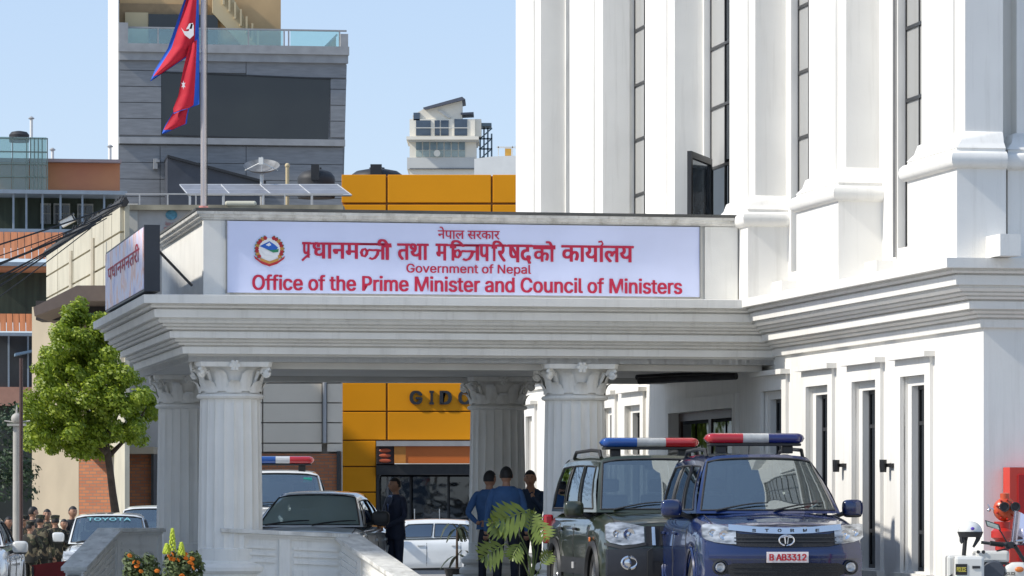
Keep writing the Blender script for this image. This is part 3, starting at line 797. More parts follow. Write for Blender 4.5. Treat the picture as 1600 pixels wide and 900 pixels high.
    def panel(S, us, vs, glass, gm, name, sub=(4, 3), inset=.006, flip=1, frame=None):
        fr = MB()
        for i in range(len(us)-1):
            for j in range(len(vs)-1):
                fn = lambda a, b: S(us[i]+(us[i+1]-us[i])*a, vs[j]+(vs[j+1]-vs[j])*b)
                if (i, j) in glass:
                    gl = MB(); c = fn(.5, .5); n_ = (fn(.51,.5)-c).cross(fn(.5,.51)-c); n_.normalize()
                    if n_.dot(c-Vector((0, (cy+by)/2, cz))) > 0: n_ = -n_
                    gl.grid(lambda a, b: fn(a, b)+n_*inset, *sub)
                    gl.build(name, gm, root, smooth=True, sharp=80)
                    # rubber edge
                    sl = MB()
                    ring = [fn(a/8, 0) for a in range(8)]+[fn(1, a/8) for a in range(8)]+[fn(1-a/8, 1) for a in range(8)]+[fn(0, 1-a/8) for a in range(9)]
                    sl.tube(ring, .012, 4, cap=False); sl.build('window_seal', plastic, root)
                else: fr.grid(fn, *sub)
        return fr.build(frame or 'pillars', paint, root, smooth=True)
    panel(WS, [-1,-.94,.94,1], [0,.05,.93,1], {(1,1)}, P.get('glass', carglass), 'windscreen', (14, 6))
    panel(RW, [-1,-.86,.86,1], [0,.12,.88,1], {(1,1)}, sideglass, 'rear_window', (8, 3))
    sc_ = P['side_cuts']
    for s in (-1, 1):
        panel(SD(s), sc_, [0,.07,.90,1], {(i, 1) for i in P['side_glass']}, sideglass, 'side_window', (4, 3))
    m = MB(); m.grid(lambda a, b: (lambda u, y: ((wt+(wrt-wt)*b)*u, y-(bulge*.6*(1-u*u)-.02)*(1-b)+.05*(1-u*u)*b, roofz(u, y)))(2*a-1, ty+(ry-ty)*b), 20, 10)
    m.build('roof', P.get('roofm', paint), root, smooth=True, sharp=60)
    # cabin interior
    I = MB(); I.box(-wb+.08, wb-.08, cy+.15, cy+.55, cz-.3, cz-.02); I.box(-wb+.1, wb-.1, cy+.2, by-.1, .35, .55); I.build('dashboard', plastic, root, bevel=.03)
    for s in (-1, 1):
        for yy in (cy+1.35, cy+2.2):
            if yy > by-.1: continue
            st = MB(); x = s*wb*.48
            st.box(x-.22, x+.22, yy-.5, yy, .5, .72); st.box(x-.22, x+.22, yy-.05, yy+.08, .7, cz+.22); st.box(x-.12, x+.12, yy-.03, yy+.06, cz+.25, cz+.42)
            st.build('seat', seatm, root, bevel=.04)
    sw = MB(); ring = [(.36*1+.17*math.cos(a), cy+.62+.05*math.sin(a), cz+.0+.16*math.sin(a)) for a in [R(20*k) for k in range(19)]]
    sw.tube(ring, .015, 6, cap=False); sw.build('steering_wheel', plastic, root)
    mi = MB(); mi.box(-.12,.12,ty-.08+(.05),ty-.04+.05,rz_-.17,rz_-.11); mi.build('rear_view_mirror', plastic, root, bevel=.01)
    # wipers
    for x0 in (-.62, .05):
        wp_ = MB(); pts = []
        for k in range(7):
            u = (x0+.62*k/6)/wb; v = .03+.12*math.sin(k/6*1.6); p = WS(u, v); n_ = Vector((0,-1,.6)).normalized(); pts.append(p+n_*.02)
        wp_.tube(pts, [.014,.012,.01,.009,.009,.009,.006], 5); wp_.build('wiper', plastic, root)
    # mirrors
    for s in (-1, 1):
        mm = MB(); a0 = Vector((s*(hw+.12), cy+.42, cz+P.get('mirz', .12)))
        mm.ell(a0, (.125,.07,.10), 16, 10, e=.55); mo = mm.build('door_mirror', P.get('mirm', paint), root, smooth=True, sharp=60)
        m2 = MB(); m2.tube([a0+Vector((-s*.10,.0,-.06)), a0+Vector((-s*.26,.02,-.12))], .03, 6); m2.ell(a0+Vector((0,0,-.075)), (.11,.06,.035), 12, 6, e=.6); m2.build('mirror_foot', plastic, mo, smooth=True)
        m3 = MB(); m3.box(a0.x-.10,a0.x+.10,a0.y+.06,a0.y+.078,a0.z-.07,a0.z+.07); m3.build('mirror_glass', chrome, mo)
    # door joints and handles
    for s in (-1, 1):
        dj = MB()
        side = lambda y, z: lerpk([(q[1], q[0]) for q in sec(y)[:8]], z)
        for y in P['doors']:
            pts = [(s*(side(y, z)+.001), Y(hw, y, z), z) for z in [zb(y)+.05+(P['top'][-2][1]-.14-zb(y)-.05)*k/8 for k in range(9)]]
            dj.tube(pts, .006, 4)
        dj.build('door_joint', plastic, root)
        for y in P['doors'][1:]:
            z = P['top'][-2][1]-.2
            h = MB(); xx = s*(side(y-.15, z)+.02); h.box(xx-.015, xx+.015, y-.24, y-.06, z-.018, z+.018); h.build('door_handle', P.get('handlem', paint), root, bevel=.008)
    # bonnet joints
    bj = MB()
    topz = lambda x, t: lerpk(sorted([(q[0], q[1]) for q in sec(t)[7:]]), abs(x))
    for s in (-1, 1):
        bj.tube([(s*hw*(.80+.03*(1-k/10)), Y(hw*.8, .16+(cy-.2)*k/10, 1.0), topz(hw*.8, .16+(cy-.2)*k/10)+.004) for k in range(11)], .006, 4)
    bj.tube([(hw*.8*(k/8-1), Y(hw*.8*(k/8-1), .07, 1.0), topz(hw*.8*(k/8-1), .07)+.003) for k in range(17)], .006, 4)
    bj.build('bonnet_joint', plastic, root)
    # fascia strips that follow the nose
    def strip(name, xs, zts, zbs, off, mt, th=.05, parent=root, rows=3, bev=0, mirror=False):
        for sgn in ((1, -1) if mirror else (1,)):
            q = MB(); n = 4; X_ = []; 
            for k in range(len(xs)-1):
                for j in range(n): X_.append((k+j/n))
            X_.append(len(xs)-1)
            def at(arr, k): i = min(len(arr)-2, int(k)); return arr[i]+(arr[i+1]-arr[i])*(k-i)
            def fr(a, b, o_):
                k = a*(len(xs)-1); x = at(xs, k); z = at(zbs, k)+(at(zts, k)-at(zbs, k))*b; return (sgn*x, nose(x, z)-o_, z)
            N_ = (len(xs)-1)*n
            q.grid(lambda a, b: fr(a, b, off), N_, rows)
            q.grid(lambda a, b: fr(a, 1, off-th*b), N_, 1); q.grid(lambda a, b: fr(a, 0, off-th*b), N_, 1)
            q.grid(lambda a, b: fr(0, a, off-th*b), rows, 1); q.grid(lambda a, b: fr(1, a, off-th*b), rows, 1)
            o_ = q.build(name, mt, parent, smooth=True, sharp=30)
        return o_
    def plate(name, body_, x0, x1, z0, z1, bgm, fgm, parent=root, off=.03, bold=.03):
        pl = strip(name, [x0, x1], [z1, z1], [z0, z0], off, bgm, .03, parent)
        q = MB(); put_text(q, body_, lambda x, z: (x, nose(x, (z0+z1)/2)-off-.004, z), x0+.03*(x1-x0)+.01, x1-.03*(x1-x0)-.01, z0+.2*(z1-z0), z1-.2*(z1-z0), bold); q.build('lettering', fgm, pl)
        return pl
    if 'bar' in P:
        b = P['bar']; yb_ = ty+b['dy']; zz = rz_+.09+b.get('dz', 0); bh = .062; L2 = b['w']/2
        base = MB(); base.box(-L2+.05, L2-.05, yb_-.11, yb_+.11, zz-.012, zz+.02)
        for s in (-1, 1):
            base.box(s*(L2-.2)-.06, s*(L2-.2)+.06, yb_-.06, yb_+.06, zz-.1, zz-.012)
        lb = base.build('light_bar', plastic, root, bevel=.01)
        segs = b['segs']; tot = len(segs)
        bounds = b.get('cuts', [-1, -.3, .3, 1])
        for k, mt in enumerate(segs):
            q = MB(); xa, xb = bounds[k]*L2, bounds[k+1]*L2
            def fn(a, t, xa=xa, xb=xb):
                x = xa+(xb-xa)*a; e = 1.0
                dd = L2-abs(x)
                if dd < .10: e = math.sqrt(max(0.0, 1-((.10-dd)/.10)**2))
                th = 2*math.pi*t; sg = lambda v: math.copysign(abs(v)**.55, v)
                return (x, yb_+.135*sg(math.cos(th))*(.3+.7*e), zz+.015+bh+bh*sg(math.sin(th))*e)
            q.grid(fn, 16, 20); q.build('lens', mt, lb, smooth=True, sharp=50)
    if P.get('rails'):
        for s in (-1, 1):
            q = MB(); x = s*(wt-.06); q.tube([(x, ty+.25, rz_-.02), (x, ty+.33, rz_+.06), (x, ty+.9, rz_+.075), (x, ry-.5, rz_+.06), (x, ry-.35, rz_-.02)], .022, 8); q.build('roof_rail', P['rails'], root, smooth=True)
    return root, strip, nose, plate, Y, side

def suv(paint, lower, **kw):
    P = dict(hw=.925, L=4.65, paint=paint, lower=lower, top=[(0,1.02),(.12,1.08),(.5,1.13),(1.25,1.20),(1.5,1.18),(4.3,1.16),(4.65,1.10)],
        bottom=[(0,.30),(.3,.32),(4.3,.32),(4.65,.4)], wheels=(.92, 3.57), wr=.37, sill=.32, lean=[(.2,.10),(.45,.01),(.75,.0),(.88,.04),(1.1,.09)],
        cowl=(1.22,1.19,.80), wtop=(2.0,1.86,.64), rtop=(4.2,1.84,.63), rbase=(4.5,1.18,.78), side_cuts=[0,.05,.07,.32,.36,.64,.68,.95,1], side_glass={2,4,6}, doors=[1.35,2.4,3.3])
    P.update(kw); return P
blue_p = mat('royal_blue_paint', (.003,.015,.085), .22, .15, 2, 0, coat=1); green_p = mat('army_green_paint', (.021,.030,.014), .3, .15, 2, 0, coat=1)
silver_p = mat('silver_blue_paint', (.74,.81,.88), .35, .1, 2, 0, metal=0, coat=1); white_p = mat('white_car_paint', (.72,.73,.72), .25, .06, 2, 0, coat=1)
grille_m = mat('grille_mesh', (.014,.014,.016), .5, .4, 60, .5, 90)
plate_w = mat('plate_white', (.72,.66,.66), .5, .06, 8, 0); plate_r = mat('plate_red_print', (.5,.02,.03), .5, 0)

# --- blue police jeep, in front on the right ---
Xb = (1229-800)/F*43.7
P = suv(blue_p, blue_p, hw=.945, L=4.65, rails=plastic, bar=dict(w=1.19, dy=.30, dz=.03, segs=[redlens, clearlens, bluelens], cuts=[-1,-.25,.26,1]), mirz=.06, cowl=(1.22,1.20,.84), wtop=(1.92,1.88,.63))
root, strip, nose, plate, Y, side = build_car('police_jeep', 'royal blue police jeep with a red and blue light bar, nearest the viewer', 'car', (Xb, 43.7, 0), R(5.9), P)
strip('chrome_strip', [-.64,-.3,0,.3,.64], [1.085,1.055,1.045,1.055,1.085], [1.02,.985,.975,.985,1.02], .03, chrome, .05)
q = MB()
for k, ch in enumerate('STORME'):
    x = -.36+.144*k; put_text(q, ch, lambda a, b: (a, nose(a, 1.01)-.034, b), x-.022, x+.022, .998, 1.032, .03)
q.build('lettering', plastic, root)
strip('grille', [-.62,-.5,0,.5,.62], [1.01,.975,.965,.975,1.01], [.86,.835,.825,.835,.86], .012, grille_m, .04)
for zz in (.925, .885): strip('grille_bar', [-.58,0,.58], [zz+.012]*3, [zz]*3, .022, plastic, .03)
em = MB(); 
cxm, czm = 0, .905
em.tube([(cxm+.085*math.cos(R(a)), nose(0,.9)-.04, czm+.058*math.sin(R(a))) for a in range(0, 361, 15)], .009, 6, cap=False)
for pts in ([(-.06,.03),(-.02,.032),(-.012,-.04)], [(.06,.03),(.02,.032),(.012,-.04)], [(-.055,.036),(0,.045),(.055,.036)]): em.tube([(cxm+a, nose(0,.9)-.04, czm+b) for a, b in pts], .008, 5)
em.build('emblem', chrome, root, smooth=True)
for s in (1,):
    o = strip('headlight', [.56,.66,.78,.88,.915], [1.03,1.06,1.085,1.09,1.08], [.86,.865,.88,.91,.94], .018, lampglass, .05, mirror=True)
for s in (-1, 1):
    q = MB()
    for (x, z, r) in ((.69,.965,.058),(.81,.99,.045)):
        x *= s; M = Matrix.Translation((x, nose(abs(x), z)-.02, z)) @ Matrix.Rotation(R(90), 4, 'X'); q.lathe([(r,.0),(r*.9,.012),(r*.35,-.0),(.001,.008)], 20, M, cap=False)
    q.build('lamp_reflector', chrome, root, smooth=True)
strip('bumper_lip', [-.86,-.5,0,.5,.86], [.80,.80,.80,.80,.80], [.70,.70,.70,.70,.70], .035, blue_p, .09, rows=4)
strip('lower_grille', [-.72,-.6,0,.6,.72], [.60,.645,.65,.645,.60], [.56,.50,.50,.50,.56], .02, grille_m, .05)
for zz in (.60, .545): strip('grille_bar', [-.60,0,.60], [zz+.01]*3, [zz]*3, .03, plastic, .03)
for s in (-1, 1):
    q = MB(); x, z = s*.74, .60; M = Matrix.Translation((x, nose(.74, z)-.05, z)) @ Matrix.Rotation(R(90), 4, 'X')
    q.lathe([(.085,-.05),(.085,.0),(.07,.006),(.065,-.01)], 20, M, cap=False); fo_ = q.build('fog_lamp', plastic, root, smooth=True); q = MB(); q.lathe([(.056,-.02),(.056,.0),(.046,.008),(.02,-.004),(.001,.0)], 20, M, cap=False); q.build('fog_lens', lampglass, fo_, smooth=True)
plate('number_plate', 'B AB3312', -.23, .24, .655, .775, plate_w, plate_r, off=.06)
q = MB()
for k in range(-3, 4): q.box(-.36+.0, -.28, nose(.3,1.12)+.42, nose(.3,1.12)+.55, 1.135, 1.15)
q.box(-.3,.3,.62,.78,1.148,1.163); q.build('bonnet_scoop', blue_p, root, bevel=.01)
q = MB(); q.tube([(.05,2.9,1.92),(.05,2.85,2.05)], .006, 5); q.build('aerial', plastic, root)

# --- green jeep behind it ---
P = suv(green_p, plastic, hw=.91, L=4.42, nose=.16, top=[(0,1.02),(.1,1.08),(.4,1.15),(1.1,1.20),(1.35,1.19),(4.1,1.19),(4.42,1.12)], wheels=(.86,3.54), wr=.375,
    cowl=(1.10,1.20,.82), wtop=(1.62,1.90,.68), rtop=(4.05,1.90,.68), rbase=(4.36,1.2,.80), rails=plastic, flare=.04, flarem=plastic, handlem=plastic, mirm=green_p,
    bar=dict(w=1.26, dy=.30, segs=[brblue, clearlens, redlens], cuts=[-1,-.28,.3,1]), side_cuts=[0,.05,.07,.33,.37,.65,.69,.96,1], doors=[1.2,2.25,3.25], mirz=.04)
gx = 145/F*46.7
root, strip, nose, plate, Y, side = build_car('police_jeep', 'dark green jeep with blue and red light bar, parked behind the blue one', 'car', (gx+.91*math.cos(R(9.5))+.02, 46.7+.91*math.sin(R(9.5)), 0), R(9.5), P)
strip('headlight', [.44,.56,.70,.84,.885], [1.035,1.06,1.085,1.08,1.05], [.845,.82,.81,.84,.88], .018, lampglass, .05, mirror=True)
strip('headlight_trim', [.42,.56,.72,.90], [.845,.815,.80,.84], [.81,.785,.765,.81], .025, plastic, .05, mirror=True)
for s in (-1, 1):
    q = MB()
    for (x, z, r) in ((.62,.94,.075),(.76,.95,.05)):
        x *= s; M = Matrix.Translation((x, nose(abs(x), z)-.02, z)) @ Matrix.Rotation(R(90), 4, 'X'); q.lathe([(r,.0),(r*.9,.014),(r*.4,-.0),(.001,.01)], 20, M, cap=False)
    q.build('lamp_reflector', chrome, root, smooth=True)
    q = MB(); x, z = s*.63, .60; q.tube([(x+.09*math.cos(R(a)), nose(.63, z)-.05, z+.07*math.sin(R(a))) for a in range(0, 361, 20)], .02, 6, cap=False)
    M = Matrix.Translation((x, nose(.63, z)-.04, z)) @ Matrix.Rotation(R(90), 4, 'X'); q.lathe([(.07,.0),(.05,.01),(.001,.02)], 16, M); q.build('fog_lamp', chrome, root, smooth=True)
strip('grille', [-.42,0,.42], [1.04,1.04,1.04], [.80,.80,.80], .012, grille_m, .04)
for k in range(7): strip('grille_slat', [-.33+.11*k-.02,-.33+.11*k+.02], [1.03]*2, [.81]*2, .03, chrome if k in (0,6) else plastic, .03)
strip('bumper', [-.88,-.6,0,.6,.88], [.76,.77,.77,.77,.76], [.34,.34,.34,.34,.36], .05, mat('navy_plastic',(.014,.017,.026),.35,.2,4,coat=.3), .12, rows=5)
strip('bumper_crease', [.36,.42], [.78,.74], [.40,.44], .075, plastic, .05, mirror=True)
strip('lower_grille', [-.36,0,.36], [.62]*3, [.46]*3, .07, grille_m, .04)
q = MB(); M = Matrix.Translation((0, nose(0,.93)-.04, .95)) @ Matrix.Rotation(R(90), 4, 'X'); q.tube([(.1*math.cos(R(a)), nose(0,.9)-.05, .93+.085*math.sin(R(a))) for a in range(0, 361, 20)], .02, 6, cap=False); q.build('badge', plastic, root)
# side cladding, tail lights and step, seen from the left
for s in (-1, 1):
    q = MB(); q.grid(lambda a, b: (s*(side(1.35+1.65*a, .46+.2*b)+.022), Y(.9,1.35+1.65*a,.5), .44+.2*b), 10, 3); q.build('side_cladding', plastic, root, smooth=True)
    q = MB(); q.box(s*.86, s*.98, 1.4, 3.0, .34, .385); q.build('side_step', plastic, root, bevel=.01)
    q = MB(); q.box(s*.80, s*.925, 4.2, 4.38, .78, 1.16); q.build('tail_light', redlens, root, bevel=.03)
    q = MB(); q.box(s*(.915), s*.935, .98, 1.06, .84, .90); q.build('side_repeater', amber, root, bevel=.01)
q = MB(); q.box(-.945,-.932,2.0,2.14,.50,.58); q.build('step_label', mat('label_grey',(.4,.4,.4),.5), root)

# --- silver car under the portico ---
P = suv(silver_p, silver_p, hw=.83, L=4.5, nose=.3, top=[(0,.74),(.15,.80),(.6,.90),(1.25,.97),(1.5,.95),(4.1,.98),(4.5,.92)], bottom=[(0,.24),(.3,.22),(4.2,.24),(4.5,.3)], wheels=(.86,3.5), wr=.31, shoulder=.09,
    cowl=(1.25,.97,.76), wtop=(2.05,1.44,.57), rtop=(3.2,1.43,.56), rbase=(4.0,.99,.68), side_cuts=[0,.05,.07,.48,.51,.86,.88,.96,1], side_glass={2,4}, doors=[1.4,2.4,3.3], mirm=plastic, glass=glassmat('brightened_windscreen', (.5,.6,.6), (.85,.95,1.0), .02, .2, painted_sheen=(.38, (.42,.60,.60))),  # windscreen brightened by painted teal in place of reflected sky
    lean=[(.2,.1),(.45,.0),(.65,.03),(.85,.15)])
root, strip, nose, plate, Y, side = build_car('saloon_car', 'silver blue saloon car standing under the portico beside the front left column', 'car', (W(462,775,53.2).x, 53.2, 0), R(-5.5), P)
strip('headlight', [.45,.6,.74,.83], [.70,.74,.77,.77], [.60,.60,.62,.66], .015, lampglass, .04, mirror=True)
strip('grille', [-.4,0,.4], [.70]*3, [.58]*3, .01, grille_m, .04)
strip('lower_grille', [-.6,0,.6], [.46]*3, [.34]*3, .012, grille_m, .04)

# --- white jeep with light bar behind the silver car ---
P = suv(white_p, white_p, bar=dict(w=1.2, dy=.3, dz=.02, segs=[brblue, mat('grey_lens',(.55,.57,.6),.3), redlens], cuts=[-1,-.05,.33,1]), wtop=(1.95,1.80,.68), rtop=(4.2,1.78,.66), rails=None)
root, strip, nose, plate, Y, side = build_car('patrol_jeep', 'white patrol jeep with blue and red light bar, behind the silver saloon', 'car', (W(432,775,61.5).x, 61.5, 0), R(3), P)
strip('grille', [-.5,0,.5], [1.0]*3, [.84]*3, .012, grille_m, .04)
strip('headlight', [.56,.7,.86], [1.03,1.05,1.04], [.86,.86,.9], .018, lampglass, .05, mirror=True)
q = MB(); q.box(.42,.56,1.78,1.80,1.62,1.70); q.build('windscreen_sticker', mat('teal_sticker',(.03,.45,.35),.5,0), root)

# --- white hatchback, side on ---
P = suv(white_p, white_p, hw=.83, L=4.15, top=[(0,.80),(.2,.86),(.9,.98),(1.2,.98),(3.9,1.02),(4.15,.95)], bottom=[(0,.25),(.3,.22),(4.15,.3)], wheels=(.78,3.42), wr=.29, shoulder=.09,
    cowl=(.95,.98,.74), wtop=(1.65,1.45,.58), rtop=(3.1,1.44,.56), rbase=(3.8,1.02,.66), side_cuts=[0,.05,.07,.46,.485,.84,.86,.97,1], side_glass={2,4,6}, doors=[1.1,2.15,3.0], lean=[(.2,.08),(.5,0),(.9,.1)])
root, *_ = build_car('hatchback_car', 'white hatchback seen from the side in front of the orange building doorway', 'car', (W(534,775,98).x, 98, -.65), R(-90), P)

# --- white pickup / jeep facing us at the left ---
P = suv(white_p, white_p, hw=.86, L=4.4, top=[(0,.95),(.15,1.0),(.6,1.06),(1.15,1.10),(4.1,1.1),(4.4,1.0)], wheels=(.85,3.4), cowl=(1.15,1.10,.77), wtop=(1.75,1.66,.66), rtop=(3.9,1.65,.64), rbase=(4.2,1.1,.72))
root, strip, nose, plate, Y, side = build_car('multi_purpose_car', 'white car facing the viewer with lettering across the top of its windscreen', 'car', (W(166,775,74).x, 74, -.62), R(4), P)
strip('grille', [-.5,0,.5], [.90]*3, [.74]*3, .012, grille_m, .04)
strip('headlight', [.52,.66,.82], [.93,.96,.97], [.78,.78,.82], .018, lampglass, .05, mirror=True)
q = MB(); 
cy_, cz_, wb_ = P['cowl']; ty_, tz_, wt_ = P['wtop']
def wsf(x, z):
    v = (z-cz_)/(tz_-cz_); u = x/(wb_+(wt_-wb_)*v); return (x, cy_+(ty_-cy_)*v-.10*(1-u*u)*(1-.4*v)+.02*v-.02-.02, z)
put_text(q, 'TOYOTA', wsf, -.42, .42, 1.545, 1.60, .02); q.build('lettering', mat('cyan_print',(.20,.50,.55),.5,0), root)
P = suv(white_p, white_p, hw=.84, L=4.2, wheels=(.85,3.3), roofm=mat('cream_roof',(.66,.66,.56),.4,.08,2,0,coat=.5), wtop=(1.7,1.82,.70), rtop=(3.8,1.82,.7), rbase=(4.0,1.18,.76), top=[(0,1.0),(.15,1.05),(.6,1.1),(1.2,1.18),(3.9,1.18),(4.2,1.1)])
root, *_ = build_car('boxy_jeep', 'boxy white jeep with a cream roof, half hidden by the rear left column', 'car', (W(238,775,79).x, 79, -.65), R(2), P)
# --- white car whose mirror shows in the left corner ---
P = suv(white_p, white_p, hw=.86, L=4.4, top=[(0,.74),(.15,.80),(.6,.88),(1.25,.95),(4.1,.96),(4.4,.9)], bottom=[(0,.24),(.3,.22),(4.2,.24),(4.4,.3)], wheels=(.86,3.5), wr=.31, shoulder=.09,
    cowl=(1.25,.95,.76), wtop=(2.05,1.42,.57), rtop=(3.2,1.41,.56), rbase=(4.0,.97,.68), side_cuts=[0,.05,.07,.48,.51,.86,.88,.96,1], side_glass={2,4}, doors=[1.4,2.4,3.3], mirz=-.02)
root, *_ = build_car('saloon_car', 'white saloon cut off by the left edge, only its door mirror in view', 'car', (W(-84,775,60).x, 60, -.34), R(2), P)
# ---------------- background buildings ----------------
class Fr:
    """a building facing us at depth D; px,py -> its own x,z"""
    def __init__(s, name, label, cat, px0, D, rz=0, base=-.65, group=None):
        s.D, s.px0, s.base = D, px0, base
        s.root = thing(name, label, cat, (W(px0, 0, D).x, D, base), rz, group)
    def x(s, px, y=0): return (px-800)/F*(s.D+y)-s.root.location.x
    def z(s, py, y=0): return EYE+(HY-py)/F*(s.D+y)-s.base
    def box(s, name, m, px0, px1, py0, py1, y0, y1, bevel=0, parent=None):
        return MB().box(s.x(px0,y0), s.x(px1,y0), y0, y1, s.z(py1,y0), s.z(py0,y0)).build(name, m, parent or s.root, bevel=bevel)
    def poly(s, name, m, pts, y0, y1, parent=None):
        mb = MB(); P = [(s.x(a,y0), s.z(b,y0)) for a, b in pts]
        mb.prism(P, lambda a, b: (a, y0, b), lambda a, b: (a, y1, b)); return mb.build(name, m, parent or s.root)
gtile = mat('grey_wall_tile', (.25,.255,.265), .55, .2, 1.2, .2, 20, stretch=(1,1,6)); gtrim = mat('grey_trim', (.36,.36,.36), .7, .15, 2)
bwhite = mat('building_white', (.78,.77,.73), .8, .06, 1); tan = mat('tan_plaster', (.60,.40,.20), .8, .12, .6); tanl = mat('pale_tan', (.62,.50,.30), .8, .12, .6)
dglass = mat('dark_glazing', (.02,.02,.022), .12, .5, .3, .0, coat=.3, col2=(.03,.032,.03))
# grey tower
T_ = Fr('grey_tower', 'grey tiled tower with a big dark window and glass roof railing behind the flag', 'building', 365, 200, R(8))
T_.poly('main_wall', gtile, [(187,96),(543,99),(537,330),(187,330)], .12, 14)
# tile pieces round the window
tl = [(86,112),(112,137),(137,162),(162,187),(187,213)]
for a, b in tl:
    T_.poly('wall_tile', gtile, [(187.5,a+.7),(252,a+.7),(252,b-.4),(187.5,b-.4)], 0, .12)
    if b > 118: T_.poly('wall_tile', gtile, [(517,max(a,121)+.7),(543-(a-86)*.03,max(a,121)+.7),(543-(b-86)*.03,b-.4),(517,b-.4)], 0, .12)
T_.box('wall_tile', gtile, 253, 384, 87, 114, 0, .12); T_.box('wall_tile', gtile, 385, 542, 89, 119, 0, .12)
for a, b in ((229,255),(256,281),(282,308),(309,330)):
    T_.box('wall_tile', gtile, 187.5, 250, a, b, 0, .12); T_.box('wall_tile', gtile, 251, 384, a, b, 0, .12); T_.box('wall_tile', gtile, 385, 536, a, b, 0, .12)
o = T_.poly('window', dglass, [(252.5,114),(517,121),(513,219),(252.5,213)], .03, .1)
T_.poly('window_frame', black, [(252,113),(517.5,120),(517.5,122),(252,115)], -.05, .03, o); T_.poly('window_frame', black, [(252,211),(513,217),(513,219),(252,213)], -.05, .03, o)
T_.box('belt_course', gtrim, 186, 539, 216, 226, -.25, .119); T_.box('belt_course', gtrim, 185, 545, 70, 83, -.35, .119)
T_.box('parapet', gtrim, 186, 544, 71, 96, -.2, 0.1)
T_.box('parapet_end', gtrim, 532, 544, 50, 95, -.18, .5); T_.box('parapet_end', gtrim, 186, 200, 38, 70, -.18, .5)
T_.box('side_wall', bwhite, 185.2, 186.8, -60, 330, .0, 13.9)
T_.box('penthouse', tan, 193, 444, -60, 75, 1.2, 11)
T_.box('penthouse_recess', mat('recess_tan',(.32,.22,.12),.8), 190, 330, 8, 75, 1.1, 1.2)
T_.box('penthouse_wall', tanl, 200, 236, 22, 75, .9, 1.1)
o = T_.box('window', dglass, 236, 344, 24, 75, .85, 1.0); T_.box('window_frame', black, 288, 290, 24, 75, .8, .85, parent=o)
T_.poly('stair_wall', tanl, [(335,-30),(352,-30),(412,75),(385,75),(335,20)], .7, 1.0)
for k in range(9):
    x = 350+k*9; y = -5+k*11
    if y < 70: T_.box('stair_baluster', tanl, x, x+3, y-14, y+12, .5, .69)
T_.poly('gable_piece', tanl, [(505,80),(532,52),(532,80)], 1.5, 2.2); T_.poly('gable_piece', gtrim, [(503,80),(532,50),(534,52),(507,82)], 1.3, 2.3)
rg = glassmat('rail_glass', (.75,.88,.86), (.9,1,1), .05, .12)
for a, b in ((200,247),(249,317),(319,388),(390,443),(455,531)):
    o = T_.box('rail_glass', rg, a, b, 46, 74, .2, .22)
T_.box('handrail', gtrim, 186, 543, 44, 46.5, .15, .3)
for px in (248,318,389,445,452,532): T_.box('rail_post', gtrim, px-1, px+1, 46.5, 75, .15, .3)
T_.poly('lean_to_wall', mat('dark_screen',(.055,.06,.075),.5,.2,1), [(249,246),(400,285),(400,330),(249,330)], -3, -.1)
T_.poly('lean_to_edge', black, [(248,243),(402,282),(402,286),(248,247)], -3.2, -.05)
m = MB(); m.box(T_.x(240),T_.x(246),-.4,-.0,T_.z(266),T_.z(250)); m.box(T_.x(243),T_.x(249),-.5,-.2,T_.z(256),T_.z(252)); m.build('camera_bracket', gtrim, T_.root)
# orange terrace building at far left
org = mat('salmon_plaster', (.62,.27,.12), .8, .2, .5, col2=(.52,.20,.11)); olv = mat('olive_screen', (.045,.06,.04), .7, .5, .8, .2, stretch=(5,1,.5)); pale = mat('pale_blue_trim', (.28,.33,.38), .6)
O_ = Fr('terrace_house', 'orange terrace house with green roof screens and blue trim at the left', 'building', 100, 150, R(9))
O_.box('upper_wall', org, 14-60, 187, 252, 297, 0, 8)
O_.box('roof_edge', mat('roof_sheet',(.30,.24,.25),.6), -40, 187, 248, 253, -.4, 8.2)
O_.box('floor_slab', pale, -40, 192, 297, 303, -1.0, 8)
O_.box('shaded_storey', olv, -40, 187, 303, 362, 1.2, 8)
for a, b in ((70,86),(90,116),(127,152)):
    o = O_.box('window', mat('pale_frame',(.38,.38,.35),.7), a, b, 318, 350, 1.0, 1.2)
    O_.box('pane', dglass, a+2, (a+b)/2-.7, 321, 333, .93, .99, parent=o); O_.box('pane', dglass, (a+b)/2+.7, b-2, 321, 333, .93, .99, parent=o)
    O_.box('pane', dglass, a+2, (a+b)/2-.7, 335, 350, .93, .99, parent=o); O_.box('pane', dglass, (a+b)/2+.7, b-2, 335, 350, .93, .99, parent=o)
for px in (15,35,60,88,122,156): O_.box('post', pale, px, px+3, 303, 360, -.8, -.6)
O_.box('balcony_rail', pale, -40, 120, 358, 363, -1, -.8)
O_.box('tiled_awning_slab', pale, -40, 100, 362, 367, -1.2, 7)
rt = mat('orange_roof_sheet', (.52,.20,.09), .7, .25, .8, .3, 5, stretch=(8,1,1))
for k in range(12):
    x = -26+k*10.5; m = MB(); m.prism([(O_.x(x),O_.z(367)),(O_.x(x+9.5),O_.z(367)),(O_.x(x+9.5),O_.z(410)),(O_.x(x),O_.z(410))], lambda a, b: (a,-2.2+(b-O_.z(410))*.8-.0,b), lambda a, b: (a,-2.1+(b-O_.z(410))*.8,b)); m.build('roof_sheet', rt, O_.root)
O_.box('gutter', pale, -40, 100, 410, 416, -2.6, -2.2); O_.box('beam', org, -40, 100, 416, 421, -2.4, 5)
O_.box('lower_storey', olv, -40, 90, 421, 492, 0, 7)
